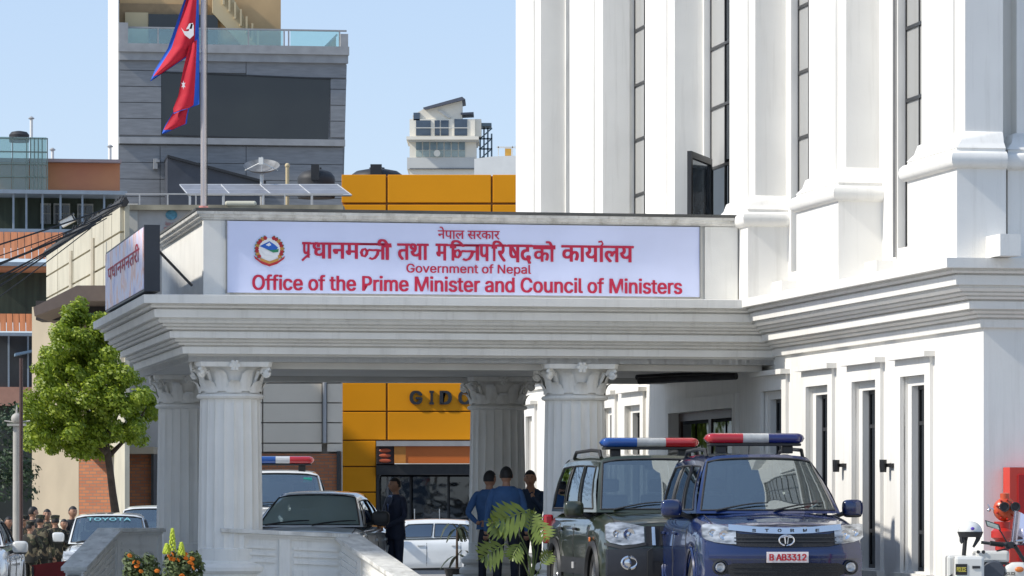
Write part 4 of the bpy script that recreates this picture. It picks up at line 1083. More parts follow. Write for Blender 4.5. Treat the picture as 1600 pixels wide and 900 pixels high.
for k in range(9):
    x = -20+k*10; m = MB(); m.prism([(O_.x(x),O_.z(492)),(O_.x(x+9),O_.z(492)),(O_.x(x+9),O_.z(520)),(O_.x(x),O_.z(520))], lambda a, b: (a,-1.2+(b-O_.z(520))*.8,b), lambda a, b: (a,-1.1+(b-O_.z(520))*.8,b)); m.build('roof_sheet', rt, O_.root)
O_.box('gutter', pale, -40, 80, 520, 525, -1.6, -1.2)
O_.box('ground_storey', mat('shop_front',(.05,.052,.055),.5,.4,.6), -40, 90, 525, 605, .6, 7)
for px in (15,45,70): O_.box('post', pale, px, px+2.5, 525, 605, .3, .5)
O_.poly('blue_awning', mat('blue_awning',(.22,.32,.42),.6), [(18,552),(52,545),(52,548),(18,556)], -1, .4)
O_.box('band', mat('pink_band',(.50,.26,.18),.8), -40, 90, 605, 634, .3, 7); O_.box('base_storey', mat('base_dark',(.04,.045,.035),.7,.4,.5), -40, 90, 634, 860, .8, 7)
# green roof screen
scr = glassmat('green_net', (.62,.74,.72), (.75,.85,.85), .3, .12)
for k in range(4): O_.box('roof_screen', scr, -40+k*27, -14+k*27, 215, 297, -.9, -.86)
for py in (216,237,256,276): O_.box('screen_rail', mat('screen_metal',(.16,.22,.2),.5), -40, 68, py, py+1.8, -1, -.9)
for px in (-14,13,35,41,47,53,59,67): O_.box('screen_post', MATS['screen_metal'], px, px+1.6, 216, 297, -1, -.9)
t = thing('water_tank', 'dark grey roof water tank on the green screened terrace at the far left', 'water tank', (W(30,0,152).x, 152, O_.z(215)-.65))
m = MB(); m.lathe([(.38,0),(.40,.1),(.39,.25),(.40,.28),(.3,.4),(.1,.44)], 20); m.build('tank', mat('tank_black',(.03,.03,.032),.6,.2), t, smooth=True)
for k, (px, py) in enumerate(((49,186),(82,235),(172,230))):
    t = thing('vent_pipe', ['tall capped vent pipe beside the dark roof tank at the far left','short vent pipe above the orange terrace wall, near its left end','vent pipe in front of the white tower side at the orange wall'][k], 'vent pipe', (W(px,0,151).x, 151, W(px,[215,250,250][k],151).z))
    h = ([215,250,250][k]-py)/F*151; m = MB(); m.tube([(0,0,0),(0,0,h)], .06, 8); m.build('pipe', bwhite, t); m = MB(); m.lathe([(.11,h),(.12,h+.03),(.03,h+.1)], 12); m.build('cap', gtrim, t)
# cream block with angled wall
crm = mat('cream_render', (.55,.51,.40), .85, .15, .9, .3, 20, streak=.25); crd = mat('cream_grey', (.50,.48,.43), .85, .15, .7, .2, streak=.15)
K = Fr('cream_block', 'cream panelled building with sloping parapet wall and drain pipes behind the portico', 'building', 300, 115)
# angled wall running from (75,410) near to (190,330) far: plane parallel to the ministry wall
Dn, Df = 101.0, 122.0
def kw(px, py, D): v = W(px, py, D); return (v.x-K.root.location.x, v.y-115, v.z+.65)
def Dx(px): # depth along the side wall: seen-plane through vanishing point -350
    return 101.0*(75+350)/(px+350) if px < 75 else 101.0*((190+350)/(px+350)) 
# the wall faces left-front: near end at the right? its top falls to the left, so the left end is farther
def Dw(px): return 100.0*(192+350)/(px+350)
tp = lambda px: 320+(192-px)/117*78
def sidewall(name, px0, px1, f0, f1, off, mt, parent=None):
    """quad between fractions f0..f1 of the height from top to py 790"""
    m = MB(); P = []
    for px in (px0, px1):
        D = Dw(px); zt_ = W(px, tp(px), D).z+.65; zb_ = 0
        x = W(px, 0, D).x-K.root.location.x; y = D-115
        P.append((x, y, zt_))
    for off_ in (off, off+.2):
        for (x, y, zt_), s in zip(P, (0, 1)): pass
    def pt(i, f, o): x, y, zt_ = P[i]; return (x-ca*o, y-sa*o, zt_*(1-f))
    v = [pt(0,f1,off),pt(1,f1,off),pt(1,f0,off),pt(0,f0,off),pt(0,f1,off-.12),pt(1,f1,off-.12),pt(1,f0,off-.12),pt(0,f0,off-.12)]
    i = len(m.v); m.v += v
    for q in ((0,1,2,3),(7,6,5,4),(0,4,5,1),(1,5,6,2),(2,6,7,3),(3,7,4,0)): m.f.append(q); m.m.append(0)
    return m.build(name, mt, parent or K.root)
sidewall('side_wall_core', 75, 192, 0, 1, -.05, crm)
cols = [75,93,118,147,165,178,191.5]
for a, b in zip(cols, cols[1:]):
    for r in range(7):
        f0, f1 = r/14+.004, (r+1)/14
        sidewall('wall_panel', a+.3, b-.3, f0, f1-.002, .06, crm)
m = MB()
for a in range(12):
    p0, p1 = 72+a*10.2, 72+(a+1)*10.2
    A0, A1 = kw(p0, tp(p0)-3, Dw(p0)), kw(p1, tp(p1)-3, Dw(p1)); m.tube([A0, A1], .12, 6)
m.build('roof_edge', mat('dark_roof_edge',(.05,.048,.045),.8,.4), K.root)
m = MB(); rng = random.Random(3)
for a in range(60):
    p0 = 80+a*1.9; b0 = kw(p0, tp(p0)-5-rng.random()*7, Dw(p0)-.9); b1 = kw(p0+6, tp(p0+6)-4-rng.random()*9, Dw(p0)-.9)
    m.tube([b0, ((b0[0]+b1[0])/2, b0[1], (b0[2]+b1[2])/2+.15*rng.random()), b1], .018, 4)
tag(m.build('wire_tangle', black, K.root), kind='stuff')
for px, py0 in ((112,392),(146,372)):
    D = Dw(px)-1.1; m = MB(); m.tube([kw(px,py0,D), kw(px,465,D)], .085, 8); m.tube([kw(px,py0+28 if px>120 else py0+25,D), kw(px+6,py0+29,D)], .05, 6); m.tube([kw(px+6,py0-40 if px>120 else py0,D), kw(px+6,465,D)], .03, 6); m.build('drain_pipe', mat('cream_pipe',(.55,.49,.38),.6), K.root, smooth=True)
B_ = None
# front face of the cream block, right of the angled wall
K.box('front_wall', crd, 192, 215, 318, 800, -10, -9.7)
K.box('front_wall', crd, 200, 534, 322, 800, -9.5, -9)
K.box('sign_panel', mat('sign_panel_cream',(.50,.47,.44),.7), 211, 322, 326, 800, -9.9, -9.5)
sg = MB(); sx, sz = K.x(268,-9.9), K.z(336,-9.9)
sg.quad(*[(sx+.16*math.cos(R(a)), -9.93, sz+.13*math.sin(R(a))) for a in range(0, 360, 20)]); o = sg.build('round_logo', mat('teal_logo',(.12,.32,.42),.6,.4,12), K.root)
sg = MB()
for r, t in enumerate(('नेपाल सरकार','कायालय','काठमाडौं')): put_text(sg, t, lambda x, z: (x, -9.93, z), K.x(258-r*2,-9.9), K.x(279-r*2,-9.9), K.z(353+r*9,-9.9), K.z(346+r*9,-9.9), .01, False)
sg.build('lettering', mat('faded_red_print',(.45,.2,.18),.7,0), K.root)
K.box('roof_coping', mat('mossy_coping',(.30,.27,.20),.9,.5,1.5), 193, 536, 320, 328, -10.1, -8.8)
K.box('handrail', mat('rail_grey',(.42,.42,.42),.5), 196, 536, 302, 304, -9.6, -9.53)
for px in (218,262,306,350,412,445,488): K.box('rail_post', MATS['rail_grey'], px-1, px+1, 304, 322, -9.6, -9.53)
# lower part: beige corner wall, canopy, brick, grey panels
bg_ = mat('beige_render', (.42,.35,.25), .85, .12, .7, .2)
def slant(name, mt, px0, D0, px1, D1, pt, pb, th=.3):
    m = MB(); a = W(px0,0,D0); b = W(px1,0,D1); rx = K.root.location.x; d = (b-a); d.z = 0; d.normalize(); n = Vector((-d.y, d.x, 0))
    if n.y < 0: n = -n
    za, zb_ = [(EYE+(HY-pt)/F*D+.65) for D in (D0, D1)]; za = zb_
    P = [(a.x-rx,a.y-115),(b.x-rx,b.y-115),(b.x-rx+n.x*th,b.y-115+n.y*th),(a.x-rx+n.x*th,a.y-115+n.y*th)]; z0_ = max(0, EYE+(HY-pb)/F*D1+.65)
    m.prism(P, lambda x, y: (x, y, z0_), lambda x, y: (x, y, za)); return m.build(name, mt, K.root)
slant('corner_wall', bg_, 50, 109.4, 123, 105.9, 470, 812); K.box('corner_wall_core', bg_, 70, 124, 470, 812, -5, -4)
K.poly('canopy', mat('brown_canopy',(.16,.12,.10),.7), [(52,480),(120,446),(170,446),(170,470),(120,470),(54,494)], -13.5, -9.2)
K.box('canopy_soffit', mat('canopy_shadow',(.05,.045,.045),.8), 56, 168, 470, 500, -10.5, -9.1)  # dark block below the canopy, shade put into its colour
br_m = bpy.data.materials.new('brickwork'); br_m.use_nodes = True; N = br_m.node_tree.nodes; Lk = br_m.node_tree.links
bt = N.new('ShaderNodeTexBrick'); tc = N.new('ShaderNodeTexCoord'); mpb = N.new('ShaderNodeMapping'); mpb.inputs['Rotation'].default_value = (R(90),0,0)
bt.inputs['Scale'].default_value = 1.0; bt.inputs['Brick Width'].default_value = .23; bt.inputs['Row Height'].default_value = .085; bt.inputs['Mortar Size'].default_value = .012
bt.inputs['Color1'].default_value = (.42,.15,.06,1); bt.inputs['Color2'].default_value = (.33,.11,.05,1); bt.inputs['Mortar'].default_value = (.20,.13,.09,1)
Lk.new(tc.outputs['Object'], mpb.inputs[0]); Lk.new(mpb.outputs[0], bt.inputs[0]); Lk.new(bt.outputs[0], N['Principled BSDF'].inputs['Base Color']); N['Principled BSDF'].inputs['Roughness'].default_value = .9
slant('brick_wall', br_m, 123.5, 105.6, 178, 104.0, 716, 815); K.box('brick_wall', br_m, 180, 236, 709, 815, -11.2, -9.2)
K.box('lintel', bg_, 123, 240, 698, 709, -11.9, -9.1); K.box('pipe_post', black, 236, 240, 709, 815, -11.4, -9.2)
K.box('brick_wall', br_m, 400, 526, 709, 800, -9.9, -9.51); K.box('pipe_post', black, 526, 532, 705, 800, -10, -9.5)
gp = mat('warm_grey_panel', (.68,.60,.49), .6, .1, .6, .1)
rows_ = [(560,590),(590,598),(599,629),(630,660),(661,692),(693,706)]
for a, b in rows_:
    for (c, d) in ((240,320),(321,410),(411,503),(511,535)): K.box('wall_panel', gp, c+.4, d-.4, a+.4, b-.4, -9.8, -9.52)
m = MB(); m.box(K.x(504.5,-9.9),K.x(510,-9.9),-9.9,-9.6,K.z(692,-9.9),K.z(560,-9.9)); m.tube([(K.x(507,-9.9),-9.95,K.z(560,-9.9)),(K.x(507,-9.9),-9.95,K.z(692,-9.9))], .05, 8); m.build('drain_pipe', gtrim, K.root)
# metal box lamp on the cream roof edge
t = thing('floodlight_box', 'tilted white floodlight box among the wires on the cream building roof edge', 'floodlight', W(106,345,104))
M = Matrix.Rotation(R(-28), 4, 'Y'); m = MB(); m.box(-.20,.20,-.1,.1,-.10,.10,M=M); m.build('housing', bwhite, t, bevel=.01); m = MB(); m.box(-.23,.23,-.13,.12,.08,.11,M=M); m.box(.16,.20,-.11,.11,-.1,.08,M=M); m.build('cover', black, t)
# roof items on the cream block
def base_z(py, D): return EYE+(HY-py)/F*D
roofz_ = base_z(322, 105)
t = thing('solar_array', 'row of tilted solar panels on the cream building roof', 'solar panels', (W(405,0,106).x, 106, roofz_))
sxx = lambda px: (px-405)/F*106; szz = lambda py: EYE+(HY-py)/F*106-roofz_
sol = mat('solar_cells', (.22,.23,.26), .55, .15, 3, 0); al = mat('aluminium', (.6,.6,.6), .4, metal=.5, bump=0)
xs_ = [(278,296),(343,362),(404,426),(466,488),(526,550)]
for (a, a2), (b, b2) in zip(xs_, xs_[1:]):
    m = MB(); P = [(sxx(a2),-.3,szz(306)),(sxx(b2),-.3,szz(306)),(sxx(b),.6,szz(286)),(sxx(a),.6,szz(286))]; m.quad(*P); m.quad(*[(x,y,z-.04) for x,y,z in P[::-1]]); pn = m.build('solar_panel', sol, t)
    m = MB(); m.tube(P+[P[0]], .022, 4, cap=False); m.tube([((P[0][0]+P[3][0])/2,.15,(P[0][2]+P[3][2])/2),((P[1][0]+P[2][0])/2,.15,(P[1][2]+P[2][2])/2)], .008, 4); m.build('panel_frame', al, pn)
for px in (298,350,412,488): MB().box(sxx(px)-.03, sxx(px)+.03, -.3, -.24, 0, szz(307)).build('leg', al, t)
def tank(name, label, px, D, py_top, py_bot, rpx, frame=True):
    t = thing(name, label, 'water tank', (W(px,0,D).x, D, base_z(py_bot, D)))
    r = rpx/F*D; h = (py_bot-py_top)/F*D; m = MB()
    m.lathe([(r,0),(r,.02*h),(r*1.03,.1*h),(r,.2*h),(r*1.03,.3*h),(r,.45*h),(r*1.03,.6*h),(r,.7*h),(r*.8,.85*h),(r*.3,.95*h),(r*.3,h)], 28); m.build('tank', mat('tank_black',(.03,.03,.032),.6,.2), t, smooth=True)
    if frame:
        m = MB(); m.box(-r*.22, r*.22, -r*1.05, -r*.8, .55*h, 1.05*h); m.build('lid', black, t)
    return t
tank('water_tank', 'dark water tank behind the right end of the solar panels', 494, 112, 262, 310, 29)
tank('water_tank', 'dark water tank peeking over the top edge of the orange building', 589, 125, 262, 300, 40)
t = thing('dish_antenna', 'grey satellite dish on a mast above the solar panels', 'satellite dish', (W(409,0,107).x, 107, roofz_))
m = MB(); m.tube([(0,0,0),(0,0,szz(268))], .05, 8); m.tube([(0,0,szz(268)),(0,0,szz(240))], .015, 5); m.build('mast', al, t)
m = MB(); M = Matrix.Translation((0,0,szz(264))) @ Matrix.Rotation(R(25), 4, 'X')
m.lathe([(.02,-.0),(.2,.03),(.38,.10),(.50,.19)], 24, M, cap=False); m.build('dish', mat('dish_grey',(.22,.22,.22),.6,.4,5), t, smooth=True)
m = MB(); m.tube([(-.45,-.1,szz(262)),(0,-.3,szz(250)),(.45,-.1,szz(262))], .015, 5); m.box(-.06,.06,-.4,-.25,szz(254),szz(243)); m.build('feed_arm', bwhite, t)
t = thing('roof_vent', 'short tan roof vent post left of the dark tank', 'vent', (W(449,0,108).x, 108, roofz_)); m = MB(); m.tube([(0,0,0),(0,0,szz(250))], .05, 8); m.ell((0,0,szz(249)), (.07,.07,.07)); m.build('vent_post', tanl, t)
t = thing('roof_unit', 'low cream roof unit under the solar panels', 'roof unit', (W(376,0,104.9).x, 104.9, roofz_)); m = MB(); m.box(-.42,.42,-.05,.25,.0,.13); m.build('casing', mat('cream_casing',(.6,.57,.45),.6), t, bevel=.05)
# ---------------- orange clad building ----------------
opn = mat('orange_panel', (.78,.31,.006), .5, .10, .35, .05, 8, spec=.2); opj = mat('orange_joint', (.34,.15,.03), .6)
H = Fr('orange_building', 'orange panel clad office building with black letters behind the portico', 'building', 680, 110)
H.box('core_wall', opj, 535, 588, 275, 860, .12, 9); H.box('core_wall', opj, 588, 828, 275, 690, .12, 9)
def opan(a, b, c, d): H.box('facade_panel', opn, a+.9, b-.9, c+.9, d-.9, 0, .11, bevel=.015)
for c, d in ((272,317.5),(319,350),(352,440),(442,520),(521,597)): 
    for a, b in ((533,604),(605,768),(769,829)): opan(a, b, c, d)
for c, d in ((598,643),(643,688)):
    for a, b in ((533,604),(605,768),(769,829)): opan(a, b, c, d)
for c, d in ((688,729),(729,769),(769,812),(812,870)): opan(533, 588, c, d)
m = MB()
for ch, a, b in (('G',640,660),('I',671,678),('D',687,706),('C',716,736)): put_text(m, ch, lambda x, z: (x, -.045, z), H.x(a), H.x(b), H.z(631.5), H.z(611), .03, True, .04)
put_text(m, 'L', lambda x, z: (x, -.09, z), H.x(746), H.x(762), H.z(631), H.z(611.5), .045) if False else None
lt = m.build('lettering', mat('black_letters',(.018,.02,.026),.4,.1), H.root)
H.box('lintel', gtrim, 588, 829, 689, 697, -.3, .5)
H.box('fascia_sign', mat('orange_fascia',(.62,.15,.02),.5,.08,1), 617, 829, 697, 724, -.2, .3); H.box('fascia_end', mat('amber_fascia',(.65,.25,.04),.5), 616, 634, 697, 724, -.22, -.201)
H.box('logo_board', mat('dark_board',(.05,.03,.03),.5), 589, 616, 697, 727, -.1, .3)
m = MB()
for k in range(3): m.ell((H.x(602),-.14,H.z(704+k*8)), ((.17,.03,.055)), 12, 6)
m.build('red_logo', mat('logo_orange',(.6,.12,.05),.5), H.root)
H.box('door_hood', plastic, 588, 829, 725, 742, -.1, .9); H.box('doorway_back', darkroom, 588, 829, 742, 870, 1.8, 1.9); H.box('door_reveal', plastic, 588, 592, 742, 870, 0, 1.8)
for a, b in ((592,640),(645,700),(703,760),(762,826)): H.box('door_glass', winglass, a, b, 745, 868, 1.0, 1.03)
for px in (606,642,701,761): H.box('door_mullion', gtrim if px == 606 else plastic, px-2, px+1, 745, 868, .95, 1.05)
for px in (647,686): H.box('pull_handle', chrome, px, px+1.4, 795, 815, .8, .84)
# ---------------- far towers ----------------
fwh = mat('far_cream', (.86,.80,.68), .85, .1, .3); fgr = mat('far_grey', (.62,.61,.57), .85, .1, .3); fdk = mat('far_glazing', (.07,.10,.14), .4, .3, .5)
V = Fr('far_apartment_tower', 'distant cream tower with pitched roof top and blue arches on the skyline', 'building', 700, 420)
V.box('upper_floor', fwh, 640, 742, 186, 215, .1, 7)
V.poly('roof_room', fwh, [(662,170),(718,156),(722,158),(722,190),(645,190),(645,180)], .3, 6)
V.poly('pitched_roof', mat('far_roof',(.10,.11,.14),.6), [(661,168),(722,151),(727,155),(664,171)], -.5, 6.5)
V.poly('roof_slab', MATS['far_roof'], [(720,176),(740,175),(740,178),(720,179)], 0, 4)
for a, b, c in ((650,673,188),(679,687,188),(689,701,188),(710,730,186)): V.box('window', fdk, a, b, c, 212, 0, .12)
V.box('window', fdk, 646, 656, 176, 188, .1, .3); V.poly('roof_brace', fgr, [(683,172),(690,172),(705,184),(700,184)], .1, .3)
V.box('balcony_rail', fgr, 648, 732, 199, 200.3, -.3, -.2)
V.box('terrace_slab', fwh, 635, 748, 213, 218, -1.2, 7); V.box('terrace_slab', fgr, 638, 746, 218, 221, -.8, 7)
V.box('middle_floor', fwh, 640, 744, 221, 247, .1, 7)
for k in range(7):
    a = 650+k*11.2; V.box('window', mat('far_window',(.22,.30,.33),.4,.4,1), a, a+9.3, 222, 234, 0, .12); V.box('balcony_panel', mat('far_panel',(.38,.45,.42),.6), a, a+9.3, 235, 245, 0, .12)
V.box('lower_band', fgr, 636, 742, 246, 264, 0, 7); V.box('ledge', fwh, 640, 742, 264, 276, .2, 7); V.box('ledge_line', mat('far_dark_line',(.2,.2,.2),.8), 640, 742, 262.5, 264.5, -.1, .1)
V.box('storage', fwh, 740, 752, 186, 213, 1, 5)
V.box('tower_base', fwh, 638, 744, 276, 775, .3, 7)
m = MB(); m.lathe([(.12,-.2),(.3,-.15),(.36,0)], 16, Matrix.Translation((V.x(683),-.5,V.z(240))) @ Matrix.Rotation(R(90),4,'X')); m.build('satellite_dish', fwh, V.root, smooth=True)
sc = MB()
for px in (750,756,762,768): sc.box(V.x(px)-.09, V.x(px)+.09, 2, 2.2, V.z(262), V.z([200,194,196,206][(px-750)//6]))
for py in (198,214,230,246): sc.box(V.x(748), V.x(769), 2, 2.2, V.z(py)-.08, V.z(py)+.08)
for py in (214,230,246): sc.tube([(V.x(750),2.1,V.z(py)),(V.x(768),2.1,V.z(py-16))], .07, 4)
sc.build('scaffold', mat('far_scaffold',(.12,.17,.2),.6), V.root)
V.box('scaffold_deck', MATS['far_scaffold'], 752, 768, 192, 197, 1.5, 3.5)
N_ = Fr('far_white_house', 'white rounded distant block between the far tower and the ministry', 'building', 775, 330)
N_.poly('wall', bwhite, [(741,248),(770,244.5),(806,243),(830,243),(830,775),(741,775)], 0, 8)
N_.box('roof_pot', mat('amber_pot',(.6,.32,.05),.6), 789, 799, 232, 243, 2, 4); N_.box('roof_rail', fgr, 776, 806, 229, 231, 2, 2.2)
for px in (778,800): N_.box('rail_post', fgr, px, px+1.5, 228, 244, 2, 2.2)

# ---------------- cables ----------------
cb = mat('cable_black', (.015,.015,.015), .6)
for k in range(11):
    y0 = 378+k*9+((k*37) % 7); y1 = 318+k*5+((k*23) % 6); x1 = 192-((k*17) % 60)
    ty_ = tp(min(191,max(76,x1))); a = W(-420, y0+14+(y0+14-ty_)*390/(x1+30)*.8, 86); b = W(x1, tp(min(191,max(76,x1)))+((k*7) % 9)-4, 98)
    t = thing('overhead_cable', 'black overhead cable in the sagging bundle at the left edge', 'cable', a, 0, 'overhead cables at the left')
    P = []
    for j in range(15):
        u = j/14; p = a.lerp(b, u)-a; p.z -= .35*(1+.3*(k % 3))*4*u*(1-u)*.5; P.append(p)
    m = MB(); m.tube(P, .014 if k % 3 else .022, 5); m.build('cable', cb, t, smooth=True)

# ---------------- tree ----------------
def leafcloud(m, centres, n, size, rng, squash=.8):
    for (c, r) in centres:
        for _ in range(int(n*r*r)):
            d = Vector((rng.gauss(0,1), rng.gauss(0,1), rng.gauss(0,1))).normalized()*r*(.55+.5*rng.random()); d.z *= squash
            p = Vector(c)+d; s = size*(.6+.8*rng.random())
            u = Vector((rng.uniform(-1,1), rng.uniform(-1,1), rng.uniform(-1,1)))
            nn = (d.normalized()+u*.8+Vector((0,0,.5))).normalized()
            a = nn.cross(Vector((rng.random(), rng.random(), rng.random()))).normalized(); b = nn.cross(a)
            m.quad(p-a*s*.5, p+b*s*.28, p+a*s*.6, p-b*s*.28)
lf = bpy.data.materials.new('tree_leaves'); lf.use_nodes = True; N = lf.node_tree.nodes; Lk = lf.node_tree.links; b = N['Principled BSDF']
gi = N.new('ShaderNodeNewGeometry'); cr = N.new('ShaderNodeValToRGB'); cr.color_ramp.elements[0].color = (.11,.17,.015,1); cr.color_ramp.elements[1].color = (.40,.47,.04,1)
Lk.new(gi.outputs['Random Per Island'], cr.inputs[0]); Lk.new(cr.outputs[0], b.inputs['Base Color']); b.inputs['Roughness'].default_value = .5
tr = N.new('ShaderNodeBsdfTranslucent'); tr.inputs[0].default_value = (.30,.42,.03,1); mx = N.new('ShaderNodeMixShader'); mx.inputs[0].default_value = .35
Lk.new(b.outputs[0], mx.inputs[1]); Lk.new(tr.outputs[0], mx.inputs[2]); Lk.new(mx.outputs[0], N['Material Output'].inputs[0])
TD = 86.0
TR = thing('street_tree', 'bright green leafy tree growing left of the portico in front of the cream building', 'tree', (W(185,0,TD).x, TD, -.65))
tp2 = lambda px, py, dy=0: Vector(((px-185)/F*TD, dy, EYE+(HY-py)/F*TD+.65))
rng = random.Random(11); cs_ = []
outl = [(480,118,30),(500,120,45),(520,115,45),(540,118,85),(560,112,105),(580,120,150),(600,128,165),(620,138,180),(640,142,185),(660,142,185),(680,140,175),(700,135,140),(712,125,80)]
# outline rows: (y, centre x, width)
rowsT = [(482,124,20),(496,120,34),(500,160,24),(512,134,75),(530,132,95),(550,130,125),(572,128,140),(595,132,165),(618,140,185),(640,143,196),(662,142,190),(682,135,165),(700,118,90)]
for (py, cxp, wd) in rowsT:
    n = max(1, int(wd/11))
    for k in range(n*2):
        px = cxp+(rng.random()-.5)*wd*1.0; dy = rng.uniform(-1, 1)*min(1.2, wd/F*TD*.5)
        cs_.append((tp2(px, py+rng.uniform(-10,10), dy), .15+.13*rng.random()))
m = MB(); leafcloud(m, cs_, 4200, .085, rng)
m.build('crown', lf, TR)
bark = mat('bark', (.10,.07,.05), .95, .4, 6, .8, 30)
m = MB(); m.tube([tp2(182,812),tp2(176,770),tp2(172,735),tp2(168,708),tp2(163,690)], [.10,.085,.08,.08,.07], 10)
for q in (((168,708),(150,690),(120,668),(95,640)),((166,700),(170,670),(165,630),(140,580),(130,520)),((170,712),(190,690),(215,660),(228,630)),((165,690),(140,650),(110,600),(92,580)),((168,690),(185,640),(195,590))):
    m.tube([tp2(a, b_, .3*math.sin(a)) for a, b_ in q], [.06-.05*k/(len(q)-1)*.9 for k in range(len(q))], 6)
m.tube([tp2(182,812),tp2(183,835),tp2(184,870)], [.10,.11,.14], 10)
m.build('trunk', bark, TR, smooth=True)
# background shrubs at the far left behind the lamp post
SH = thing('background_shrub', 'dark green shrub behind the grey posts at the far left edge', 'shrub', (W(30,0,95).x, 95, -.65))
m = MB(); rng = random.Random(5); cs_ = [(Vector(((rng.uniform(-30,16))/F*95, rng.uniform(-.5,.5), EYE+(HY-rng.uniform(640,780))/F*95+.65)), .3) for _ in range(26)]
leafcloud(m, cs_, 900, .10, rng); dl = mat('dark_leaves', (.03,.06,.02), .6, .4, 8, 0); m.build('foliage', dl, SH)
m = MB(); m.tube([(0,0,0),(.02,0,1.4),(0,0,2.2)], [.06,.05,.02], 7); m.build('stem', bark, SH)
# posts at the far left
t = thing('sign_post', 'thin dark brown metal post in front of the grey pillar at the far left', 'post', (W(33,0,66).x, 66, -.1)); m = MB(); m.tube([(0,0,0),(0,0,base_z(560,66)+.1)], .032, 8); m.build('pole', mat('brown_metal',(.07,.035,.03),.5), t, smooth=True)
t = thing('lamp_post', 'pale round post with a small ornate top at the far left', 'lamp post', (W(26,0,70).x, 70, -.5)); h = base_z(662,70)+.5
m = MB(); m.tube([(0,0,0),(0,0,h)], [.075,.065], 12); m.build('pole', mat('pale_post',(.42,.40,.36),.6), t, smooth=True)
m = MB(); m.box(-.16,.16,-.1,.1,h-.04,h); m.ell((0,0,h+.09),(.10,.10,.10)); m.tube([(-.22,0,h+.05),(0,0,h+.02),(.24,0,h+.05)], .015, 5); m.tube([(0,0,h+.1),(0,0,h+.33)], [.03,.01], 6); m.build('lantern', MATS['pale_post'], t, smooth=True)
# ---------------- plants in front of the columns ----------------
def marigold(label, px, py, D, wpx, hpx, nf, seed, plume=None):
    rng = random.Random(seed); base = W(px, py, D); base.z = max(0.0, base.z-.9)
    t = thing('flower_bush', label, 'plant', base)
    m = MB(); wd = wpx/F*D; top = W(px, py-hpx, D).z-base.z; bot = W(px, py, D).z-base.z
    cs_ = [(Vector((rng.uniform(-.5,.5)*wd, rng.uniform(-.2,.2), rng.uniform(bot-.1, top-.06))), .09) for _ in range(26)]
    leafcloud(m, cs_, 9000, .06, rng, 1); m.build('foliage', mat('plant_leaves',(.10,.14,.045),.6,.5,20,0), t)
    m = MB()
    for _ in range(7): x = rng.uniform(-.4,.4)*wd; m.tube([(x*.3,0,0),(x*.7,0,bot*.6),(x,0,top-.1)], .008, 5)
    m.build('stems', mat('stem_green',(.08,.12,.03),.7), t)
    fm_ = mat('marigold_orange', (.75,.20,.01), .7, .25, 60, .3, 80); f0 = None
    for k in range(nf):
        if f0 is None:
            m = MB()
            for j in range(22):
                a = j*2.4; r = .006+.023*math.sqrt(j/22); c = Vector((r*math.cos(a), r*math.sin(a)*.8, .02-.5*r)); m.ell(c, (.011,.009,.008), 5, 3)
            f0 = m.build('flower', fm_, t, smooth=True); o = f0
        else: o = share(f0, 'flower', (0,0,0))
        o.location = (rng.uniform(-.5,.5)*wd, -.24-rng.random()*.1, rng.uniform(bot, top-.03)); o.rotation_euler = (R(60),0,rng.random()*6)
    if plume:
        pm = mat('lime_plume', (.50,.60,.06), .8, .2, 30, .3); 
        for (a, b_, h_) in plume:
            m = MB()
            for k in range(40):
                u = k/40; rr = .035*(1-u)**.7+.006; an = k*2.4; c = Vector(((a-px)/F*D+rr*math.cos(an), -.26+rr*math.sin(an), W(0,b_,D).z-base.z+u*h_/F*D)); m.ell(c, (.016,.016,.022), 5, 3)
            m.build('flower_plume', pm, t, smooth=True)
marigold('bushy flower plant with a few orange blooms, left of the lime plume', 224, 900, 48.8, 50, 36, 6, 1)
marigold('orange marigold plant with lime green plumes at the foot of the left column', 284, 900, 48.6, 48, 40, 13, 2, [(272,860,34),(263,864,14),(286,866,18)])
m_ = thing('garden_box', 'white planter edge below the flower plants', 'planter', G(-1.6,-2.3,0), A) if False else None
# philodendron leaves in front of the rear right column
PH = thing('philodendron_plant', 'yellow green philodendron with deeply cut leaves in front of the blue shirted men', 'plant', (W(825,0,47.5).x, 47.5, 0))
phm = mat('philodendron_leaf', (.15,.20,.03), .45, .35, 6, .1, spec=.5)
def ph_leaf(px, py, ang, size, tilt):
    base = Vector(((px-825)/F*47.5, 0, EYE+(HY-py)/F*47.5)); m = MB(); sz = size/F*47.5
    d = Vector((math.cos(ang), tilt, math.sin(ang))).normalized(); n = Vector((-math.sin(ang), .0, math.cos(ang)))
    m.tube([base-d*.1*sz, base+d*sz*.5, base+d*sz], [.006,.006,.002], 5)
    for k in range(7):
        u = k/7+.06; ln = sz*.55*math.sin(min(1,u+.18)*math.pi)**.7
        for s in (-1, 1):
            p = base+d*sz*u; tip = p+(n*s*1.0+d*.55)*ln+Vector((0,-.04,-.12*ln)); w_ = d*sz*.05
            mid = p.lerp(tip, .55)
            m.quad(p-w_*.8, mid-w_*1.6, tip, mid+w_*1.6, p+w_*.8)
    m.build('leaf', phm, PH)
    st = MB(); r0 = Vector((0.05,.05,0.35)); st.tube([r0, r0.lerp(base, .5)+Vector((.05,0,.06)), base-d*.1*sz], .008, 5); st.build('leaf_stalk', MATS['stem_green'], PH)
for a in ((822,798,R(-160),62,-.2),(802,822,R(170),48,-.2),(786,852,R(-150),50,-.3),(838,815,R(-60),40,-.3),(826,828,R(75),36,.1),(846,880,R(50),28,-.2),(812,850,R(-120),34,-.3)): ph_leaf(*a)
m = MB(); m.lathe([(.13,0),(.16,.2),(.19,.3),(.2,.34)], 20); m.build('pot', mat('terracotta',(.28,.12,.07),.8), PH, smooth=True)
